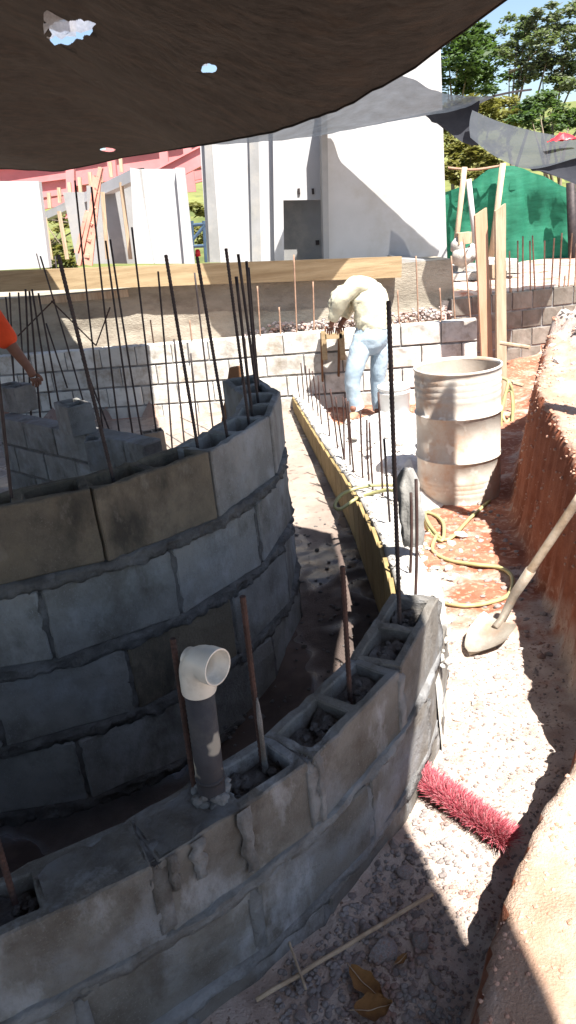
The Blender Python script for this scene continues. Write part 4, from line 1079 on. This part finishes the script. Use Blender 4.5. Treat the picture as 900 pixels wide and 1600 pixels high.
for f in mb.f:
    cx = sum(hp_[i][0] for i in f) / 4; cy = sum(hp_[i][1] for i in f) / 4; keep.append(f)
mbt.f = keep
ta = mbt.mesh('shade_tarp', True, m_tarp)
# torn holes cut through the cloth: refine the mesh near each tear, then drop the faces inside its ragged outline
bm = bmesh.new(); bm.from_mesh(ta)
def near(p, m_): 
    c = proj(p); return any(abs(c[0] - h[0]) < h[2] + m_ and abs(c[1] - h[1]) < h[3] + m_ for h in holes)
for m_ in (25, 12, 8):
    es = [e for e in bm.edges if near(e.verts[0].co, m_) or near(e.verts[1].co, m_)]
    bmesh.ops.subdivide_edges(bm, edges=es, cuts=2 if m_ > 8 else 1, use_grid_fill=True)
bad = []
for f in bm.faces:
    c = proj(f.calc_center_median())
    for hx, hy, a, b_ in holes:
        u = (c[0] - hx) / a; v_ = (c[1] - hy) / b_
        if u * u + v_ * v_ < 1 + .8 * nz((c[0] * .09, c[1] * .09, 0), 1.1): bad.append(f); break
bmesh.ops.delete(bm, geom=bad, context='FACES'); bm.to_mesh(ta); bm.free()
tarp = link('shade_tarp', ta)
def tarp_point(px, py):
    r = ray(px, py).normalized(); dg = bpy.context.evaluated_depsgraph_get()
    best = None
    for v in ta.vertices:
        c = proj(v.co); e = abs(c[0] - px) + abs(c[1] - py)
        if best is None or e < best[0]: best = (e, v.co.copy())
    return best[1]
mbh = MB(); mbh.tube([Vector(r_[0]) for r_ in rows], .006, 6); mbh.build('hem', m_tarp, tarp, True)
for hx, hy, a, b_ in holes[:3]:
    c0 = tarp_point(hx, hy); dep = c0.y
    rows = [[at_y(hx + (i / 10 - .5) * 2 * a * 1.15, hy + (j / 6 - .5) * 2 * b_ * 1.1, dep + .02) + Vector((0, 0, .035 + .02 * nz((i * .5, j * .6, hx), 1.7))) for i in range(11)] for j in range(7)]
    mbp = MB(); mbp.grid(rows); link('torn_patch', mbp.mesh('torn_patch', True), m_patch, tarp)
tag(tarp, 'big dark brown shade tarp sagging close overhead with torn holes', 'tarp')

# grey sail between the white house and the trees
def sheet(corners, n, sag, name, mat, label, wr=.03):
    a, b_, c, d_ = [Vector(q) for q in corners]; rows = []
    for j in range(n + 1):
        v_ = j / n; row = []
        for i in range(n + 1):
            u = i / n; p = a.lerp(b_, u).lerp(d_.lerp(c, u), v_); p.z -= sag * (sin(pi * u) * .6 + sin(pi * v_) * .6) ; p += Vector((0, 0, 1)) * wr * nz((u * 5, v_ * 5, sag), 1.4)
            row.append(p)
        rows.append(row)
    mb_ = MB(); mb_.grid(rows); return tag(mb_.build(name, mat, None, True), label, 'tarp')
T = at_y(772, 150, 9.0)
rows = []
lowe = [(772, 150), (735, 163), (700, 173), (660, 181), (600, 193), (540, 204), (480, 214), (400, 222), (330, 226)]
upe = [(772, 150), (748, 151), (724, 150), (700, 147), (670, 138), (640, 122), (600, 118), (560, 120), (500, 120)]
lowe = [(772, 150), (735, 160), (690, 171), (640, 182), (590, 193), (545, 203), (505, 211), (450, 218), (390, 223), (330, 226)]
upe = upe[:1] + upe
yl = []
for x, y in lowe[:7]:
    r = ray(x, y); k = r.x / r.y; yl.append(min(9.95, 10 - .8 * (10 * k - .8) / (1.94 + .8 * k)))
yl += [9.2, 8.5, 8.3]; yu = [9.2, 9.15, 8.9, 8.7, 8.5, 8.3, 8.1, 7.9, 7.6, 7.3]
LE = spline([at_y(x, y, z) for (x, y), z in zip(lowe, yl)], 6); UE = spline([at_y(x, y, z) for (x, y), z in zip(upe, yu)], 6)
for j in range(13):
    t_ = j / 12; rows.append([l.lerp(u, t_) + Vector((0, 0, -.06 * sin(pi * t_) * min(1, i / 12) + .012 * nz((i * .3, t_ * 3, 0), 1.2))) for i, (l, u) in enumerate(zip(LE, UE))])
mb = MB(); mb.grid(rows); tag(mb.build('shade_sail', m_sail, None, True), 'grey-blue shade sail stretched from the tall white wall to a point by the trees', 'tarp')
# dark hanging fold and second sail
def poly_sheet(top, bot, yt, yb, name, mat, label, n=10, wr=.03):
    A = spline([at_y(x, y, z) for (x, y), z in zip(top, yt)], 6); B = spline([at_y(x, y, z) for (x, y), z in zip(bot, yb)], 6); rows_ = []
    for j in range(n + 1):
        t_ = j / n; rows_.append([a_.lerp(b__, t_) + Vector((0, .08 * sin(pi * t_), wr * nz((i * .25, t_ * 3, 2), 1.3) * sin(pi * t_))) for i, (a_, b__) in enumerate(zip(A, B))])
    mb_ = MB(); mb_.grid(rows_); return tag(mb_.build(name, mat, None, True), label, 'tarp')
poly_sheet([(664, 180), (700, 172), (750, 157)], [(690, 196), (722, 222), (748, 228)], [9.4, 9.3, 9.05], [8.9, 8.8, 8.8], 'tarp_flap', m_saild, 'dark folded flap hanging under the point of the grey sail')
poly_sheet([(738, 172), (780, 190), (840, 206), (910, 218), (980, 225)], [(735, 215), (775, 245), (830, 264), (905, 246), (980, 230)], [8.9, 8.9, 8.9, 8.8, 8.8], [8.3, 8.2, 8.1, 8.0, 8.0], 'shade_sail', m_sail, 'sagging grey-blue sail with a dark hem at the right edge below the trees')
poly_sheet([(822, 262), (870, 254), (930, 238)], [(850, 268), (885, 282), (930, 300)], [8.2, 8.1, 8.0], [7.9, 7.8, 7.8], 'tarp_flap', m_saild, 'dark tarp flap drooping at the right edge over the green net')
mb = MB(); mb.tube(spline([at_y(772, 150, 9), at_y(800, 144, 9.4), at_y(830, 140, 10)], 4), .012, 5); tag(mb.build('rope', m_rebar), 'thin dark rope pulling the tip of the grey sail', 'rope')
mb = MB()
_c = at_y(880, 219, 8.45); rows = []
for i in range(12):
    rows.append([(_c.x + (i / 11 - .5) * .30, _c.y + (j / 7 - .5) * .12, _c.z + .06 * sin(pi * i / 11) * sin(pi * j / 7) * (1 + nz((i * .7, j * .8, 0), 1.2)) + .02 * nz((i, j, 0), .8)) for j in range(8)])
mb.grid(rows)
tag(mb.build('red_bundle', m_red, None, True), 'small crumpled red cloth lying on the right-hand sail', 'cloth')

# ------------------------------------------------------------ trees
def tree(base, height, crown_pts, mat, label, nleaf, lsize, name='tree', trunk_r=.12, seed=0, group=None):
    rnd = random.Random(seed); base = Vector(base)
    o = empty(name, tuple(base), label, 'tree', group)
    mb_ = MB(); top = base + Vector((rnd.uniform(-.3, .3), 0, height * .6))
    tp = [base.lerp(top, i / 6) + Vector((rnd.uniform(-.1, .1), rnd.uniform(-.1, .1), 0)) * (i > 0) for i in range(7)]
    mb_.tube(tp, [trunk_r * (1 - .155 * i) for i in range(7)], 8)
    for c, r in crown_pts:
        s0 = tp[rnd.choice((3, 4, 5, 6))]; c = Vector(c); m_ = s0.lerp(c, .5) + Vector((0, 0, -.15 * height * .1))
        mb_.tube([s0, m_, c], [trunk_r * .45, trunk_r * .28, trunk_r * .1], 5)
    mb_.build('trunk', m_bark, o, True)
    mb_ = MB(); per = nleaf // len(crown_pts)
    for c, r in crown_pts:
        c = Vector(c)
        subs = [c + Vector((rnd.gauss(0, .45), rnd.gauss(0, .45), rnd.gauss(0, .33))) * r for _ in range(9)]
        for _ in range(per):
            s0 = rnd.choice(subs); p = s0 + Vector((rnd.gauss(0, .17), rnd.gauss(0, .17), rnd.gauss(0, .09))) * r
            a = rnd.uniform(0, 2 * pi); u = Vector((cos(a), sin(a), rnd.uniform(-.6, .4))).normalized(); v_ = u.cross(Vector((rnd.gauss(0, .5), rnd.gauss(0, .5), 1))).normalized()
            l = lsize * rnd.uniform(.6, 1.3)
            mb_.add([p - u * l * .5, p + v_ * l * .25, p + u * l * .5, p - v_ * l * .25], [(0, 1, 2, 3)])
    mb_.build('crown', mat, o)
    return o
def cp(lst, y, k=1.0): return [(tuple(at_y(px, py, y + random.uniform(-1, 1))), r / 1150 * y * k) for px, py, r in lst]
tree(at_y(705, 420, 27), 9, cp([(700, 80, 40), (715, 55, 35), (735, 90, 45), (755, 60, 28), (700, 130, 40), (760, 120, 35)], 27), m_lf1, 'dark leafy tree just right of the tall white wall', 8000, .2, seed=2)
tree(at_y(800, 420, 24), 9, cp([(822, 45, 30), (840, 30, 22), (808, 70, 26), (838, 80, 30), (865, 55, 28), (850, 110, 30), (815, 110, 20)], 24), m_lf2, 'tall airy pale-green tree against the sky, middle of the group', 6000, .15, seed=3)
tree(at_y(850, 420, 24), 9, cp([(890, 40, 32), (905, 70, 30), (885, 90, 30), (875, 130, 26), (900, 120, 30), (930, 60, 40)], 24), m_lf2, 'airy tree at the right edge with a slim forked trunk', 6000, .15, seed=4)
tree(at_y(740, 420, 22), 6, cp([(725, 165, 32), (770, 165, 34), (790, 195, 28), (745, 195, 40), (700, 180, 30)], 22), m_lf3, 'rounded yellow-green tree behind the point of the grey sail', 7000, .14, seed=5)
tree(at_y(860, 420, 21), 5, cp([(830, 185, 30), (860, 175, 28), (890, 185, 28), (840, 160, 24), (920, 180, 30)], 21), m_lf1, 'low dark tree above the right-hand sail', 6000, .13, seed=6)
bs = cp([(710, 225, 25), (735, 240, 28), (705, 265, 25), (760, 255, 25), (730, 275, 22), (780, 235, 20)], 15.5)
tree(at_y(735, 420, 15.5), 2.5, bs, m_lf3, 'yellow-green bush spilling over the left end of the green net', 3800, .13, name='bush', trunk_r=.06, seed=7)
tree(at_y(90, 430, 22), 2.5, cp([(85, 380, 30), (100, 350, 28), (80, 410, 30), (110, 400, 25), (308, 330, 20), (300, 370, 25), (298, 240, 14)], 22), m_lf3, 'yellow-green bushes seen through the gaps between the white walls', 3000, .16, name='bush', trunk_r=.05, seed=8)

# ------------------------------------------------------------ people
def skin(name, nodes, edges, mat, parent, sub=2, root=0):
    me_ = bpy.data.meshes.new(name); me_.from_pydata([tuple(n[0]) for n in nodes], edges, []); me_.update()
    ob = bpy.data.objects.new(name, me_); COL.objects.link(ob)
    ob.modifiers.new('s', 'SKIN'); sv = me_.skin_vertices[0].data
    for i, n in enumerate(nodes):
        r = n[1]; sv[i].radius = r if isinstance(r, tuple) else (r, r); sv[i].use_root = (i == root)
    sbm = ob.modifiers.new('u', 'SUBSURF'); sbm.levels = sub; sbm.render_levels = sub
    dg = bpy.context.evaluated_depsgraph_get(); ev = ob.evaluated_get(dg); m2 = bpy.data.meshes.new_from_object(ev); m2.name = name
    bpy.data.objects.remove(ob); m2.materials.clear(); m2.materials.append(mat)
    m2.polygons.foreach_set('use_smooth', [True] * len(m2.polygons))
    return link(name, m2, None, parent)
chain = lambda idx: [(a, b_) for a, b_ in zip(idx, idx[1:])]
MY = 6.95
def mp(px, py, dy=0): return at_y(px, py, MY + dy)
man = empty('person', tuple(mp(575, 648)), 'worker in cream long-sleeved shirt and pale jeans bending over the far wall', 'person')
hip = mp(580, 512); hl = mp(567, 526, .0); hr = mp(592, 520, .03)
# body (skin) - continuous under the clothes
nodes = [(hip, .08), (mp(578, 480, .02), .08), (mp(572, 455, .06), .09), (mp(556, 446, .14), .07), (mp(540, 456, .2), .055), (mp(530, 472, .22), .08), (mp(524, 484, .22), .06),
         (mp(548, 448, 0), .05), (mp(534, 474, .02), .038), (mp(520, 500, .08), .028), (mp(516, 512, .1), .025),
         (mp(588, 450, .16), .05), (mp(556, 474, .28), .036), (mp(534, 504, .22), .026), (mp(529, 512, .2), .024),
         (hl, .06), (mp(556, 580, -.04), .05), (mp(556, 630, -.02), .035), (mp(550, 642, -.1), .035),
         (hr, .08), (mp(590, 575, .05), .055), (mp(594, 632, .1), .035), (mp(588, 646, .03), .035)]
ed = chain([0, 1, 2, 3, 4, 5, 6]) + chain([2, 7, 8, 9, 10]) + chain([2, 11, 12, 13, 14]) + chain([0, 15, 16, 17, 18]) + chain([0, 19, 20, 21, 22])
skin('body', nodes, ed, m_skin, man)
# fingers on both hands
for hand, k in ((mp(516, 512, .1), 1), (mp(529, 512, .2), -1)):
    for i in range(4):
        o_ = Vector(((i - 1.5) * .019, 0, 0)); L_ = (.06, .07, .066, .052)[i]
        skin('finger', [(hand + o_ * .7, .012), (hand + o_ + Vector((0, .015, -L_ * .55)), .0095), (hand + o_ + Vector((0, .035, -L_)), .008)], chain([0, 1, 2]), m_skin, man, 1)
    skin('thumb', [(hand + Vector((-.03 * k, 0, .02)), .013), (hand + Vector((-.05 * k, 0, -.01)), .0105), (hand + Vector((-.045 * k, .01, -.035)), .009)], chain([0, 1, 2]), m_skin, man, 1)
def loft(mb_, rings, n=28, fold=.006, seed=0):
    # rings: centre, half width, half depth, tilt away
    rows_ = []
    for i, (c, a_, b_, tl) in enumerate(rings):
        row = []
        for k in range(n + 1):
            t_ = 2 * pi * (k % n) / n; x = a_ * cos(t_); y = b_ * sin(t_)
            f_ = 1 + fold / .13 * (nz((cos(t_) * 1.5, sin(t_) * 1.5, i * .28 + seed), 2.2) * 1.6)
            row.append(c + Vector((x * f_, y * f_, y * tl)))
        rows_.append(row)
    mb_.grid(rows_); return rows_
def dense(rings, k=4):
    out = []
    for i in range(len(rings) - 1):
        for q in range(k):
            t_ = q / k; A, B = rings[i], rings[i + 1]; out.append((A[0].lerp(B[0], t_), *[A[m] * (1 - t_) + B[m] * t_ for m in (1, 2, 3)]))
    out.append(rings[-1]); return out
mb = MB()
loft(mb, dense([(mp(583, 513, 0), .158, .118, 0), (mp(582, 500, 0), .166, .128, 0), (mp(581, 482, .02), .172, .14, .05), (mp(577, 462, .05), .170, .15, .1), (mp(571, 448, .09), .150, .14, .15), (mp(565, 439, .13), .115, .11, .2), (mp(561, 434, .15), .065, .07, .2), (mp(560, 433, .16), .01, .01, .2)]), fold=.012)
def sleeve(pts):
    loft(mb, dense([(Vector(p), r, r * .95, 0) for p, r in pts], 4), n=18, fold=.014, seed=4)
def limb(pts, seed=0, n=18, fold=.012):
    P_ = spline([Vector(p) for p, r in pts], 5); R_ = []
    for i in range(len(pts) - 1):
        for k in range(5): R_.append(pts[i][1] * (1 - k / 5) + pts[i + 1][1] * k / 5)
    R_.append(pts[-1][1]); n0 = len(mb.v); mb.tube(P_, R_, n)
    for i in range(n0, len(mb.v)):
        c = P_[(i - n0) // n]; v = Vector(mb.v[i]); mb.v[i] = tuple(c + (v - c) * (1 + fold * 8 * nz((v.x * 9, v.y * 9, v.z * 14 + seed), 1.3)))
limb([(mp(572, 447, .02), .07), (mp(556, 446, 0), .085), (mp(543, 457, -.01), .078), (mp(533, 472, 0), .068), (mp(526, 486, .04), .060), (mp(520, 500, .07), .048)])
limb([(mp(580, 450, .16), .07), (mp(563, 456, .24), .072), (mp(549, 474, .26), .062), (mp(537, 496, .22), .048)], 3)
mb.build('shirt', m_shirt, man, True)
mb = MB()
loft(mb, dense([(mp(583, 502, 0), .145, .105, 0), (mp(582, 512, 0), .158, .118, 0), (mp(580, 526, -.01), .168, .13, 0), (mp(578, 540, 0), .160, .12, 0), (mp(577, 552, 0), .10, .08, 0), (mp(577, 556, 0), .02, .02, 0)]), fold=.006, seed=7)
limb([(mp(568, 524, -.02), .085), (mp(563, 545, -.03), .100), (mp(556, 570, -.05), .090), (mp(551, 592, -.05), .078), (mp(552, 615, -.03), .072), (mp(556, 634, -.02), .074), (mp(558, 640, -.02), .076)], 5)
limb([(mp(592, 524, .03), .085), (mp(595, 545, .04), .095), (mp(592, 572, .05), .082), (mp(590, 600, .08), .070), (mp(593, 640, .1), .068)], 9)
mb.build('jeans', m_jean, man, True)
for a in ((556, 638, -.02), (594, 642, .1)):
    p = mp(*a); skin('boot', [(p, .045), (p + Vector((-.01, -.03, -.045)), .045), (p + Vector((-.06, -.10, -.06)), .042), (p + Vector((-.09, -.15, -.065)), .03)], chain([0, 1, 2, 3]), m_boot, man, 2)
mb = MB(); mb.bar(mp(562, 509, -.13), mp(600, 512, -.10), .03, .035); mb.build('belt', m_rebar, man) if False else None
# cream cloth hood over his lowered head
mb = MB(); hc = mp(533, 468, .16)
loft(mb, dense([(hc + Vector((.06, .02, .13)), .02, .02, 0), (hc + Vector((.05, .02, .12)), .07, .07, 0), (hc + Vector((.02, .01, .06)), .105, .10, 0), (hc, .11, .105, 0), (hc + Vector((-.02, 0, -.08)), .10, .10, 0), (hc + Vector((-.03, 0, -.14)), .085, .085, 0)]), fold=.022, seed=12)
mb.build('hood', m_shirt, man, True)

WY = 4.9
def wp(px, py, dy=0): return at_y(px, py, WY + dy)
wk = empty('person', (wp(-150, 600).x, WY, FLOOR), 'worker at the left edge, only an arm in an orange-red sleeve reaching in', 'person')
W = wk.location
sh0 = wp(-55, 440); el = wp(8, 528, -.1); wr_ = wp(45, 575, -.1)
pel = Vector((W.x, WY + .1, FLOOR + .95)); chest = Vector((sh0.x - .16, WY + .05, sh0.z + .0))
nodes = [(pel, .13), (chest.lerp(pel, .5), .13), (chest, .14), (chest + Vector((.05, 0, .2)), .055), (chest + Vector((.1, -.02, .38)), .10),
         (sh0, .06), (el, .045), (wr_, .028), (wp(53, 590, -.1), .03),
         (chest + Vector((-.2, 0, 0)), .06), (chest + Vector((-.25, -.05, -.3)), .04), (chest + Vector((-.2, -.2, -.5)), .03),
         (pel + Vector((.09, 0, -.05)), .09), (pel + Vector((.1, -.05, -.48)), .06), (pel + Vector((.1, 0, -.9)), .04),
         (pel + Vector((-.09, 0, -.05)), .09), (pel + Vector((-.1, -.05, -.48)), .06), (pel + Vector((-.1, 0, -.9)), .04)]
ed = chain([0, 1, 2, 3, 4]) + chain([2, 5, 6, 7, 8]) + chain([2, 9, 10, 11]) + chain([0, 12, 13, 14]) + chain([0, 15, 16, 17])
skin('body', nodes, ed, m_skin, wk)
skin('shirt', [(pel + Vector((0, 0, .05)), .17), (chest.lerp(pel, .5), .17), (chest, .175), (sh0, .095), (sh0.lerp(el, .6), .082), (el, .078), (el.lerp(wr_, .3), .062),
               (chest + Vector((-.2, 0, 0)), .09), (chest + Vector((-.25, -.05, -.3)), .07)], chain([0, 1, 2, 3, 4, 5, 6]) + chain([2, 7, 8]), m_orange, wk)
skin('trousers', [(pel, .17), (pel + Vector((.1, 0, -.12)), .11), (pel + Vector((.1, -.05, -.48)), .085), (pel + Vector((.1, 0, -.86)), .07), (pel + Vector((-.1, 0, -.12)), .11), (pel + Vector((-.1, -.05, -.48)), .085), (pel + Vector((-.1, 0, -.86)), .07)],
     chain([0, 1, 2, 3]) + chain([0, 4, 5, 6]), m_trou, wk)
hand = wp(53, 590, -.1)
for i in range(4):
    o_ = Vector(((i - 1.5) * .017, -.004 * i, 0)); L_ = (.055, .066, .062, .05)[i]
    skin('finger', [(hand + o_ * .8, .012), (hand + o_ + Vector((.015, .0, -L_ * .5)), .0095), (hand + o_ + Vector((.008, 0, -L_)), .008)], chain([0, 1, 2]), m_skin, wk, 1)
skin('thumb', [(hand + Vector((.02, 0, .02)), .013), (hand + Vector((.045, 0, .0)), .0105), (hand + Vector((.05, 0, -.03)), .009)], chain([0, 1, 2]), m_skin, wk, 1)

# unseen pole added right of frame to cast a strip of shade on the drum
hd = Vector((S.x, S.y, 0)).normalized(); pc = Vector((dc.x - .13, dc.y - .27, 0)) + hd * 1.5
mb = MB(); mb.tube([Vector((pc.x, pc.y, gz(pc.x, pc.y) - .05)), Vector((pc.x, pc.y, 1.5))], .05, 10)
tag(mb.build('shadow_pole', m_wood, None, True), 'unseen round timber pole added on the red bank to shade the drum', 'post')

# ------------------------------------------------------------ labels: repeats told apart by where they stand
ORD = 'first second third fourth fifth sixth seventh eighth ninth tenth eleventh twelfth thirteenth fourteenth fifteenth sixteenth'.split()
bpy.context.view_layer.update()
seen = {}
for o in bpy.data.objects:
    if o.parent is None and o.get('group') and o.get('label'): seen.setdefault(o['label'], []).append(o)
for lab, lst in seen.items():
    if 2 <= len(lst) <= 16:
        def px_of(o):
            return proj(sum((o.matrix_world @ Vector(c) for c in o.bound_box), Vector()) / 8)[0]
        for o, k in zip(sorted(lst, key=px_of), ORD): o['label'] = '%s, %s from the left' % (lab, k)
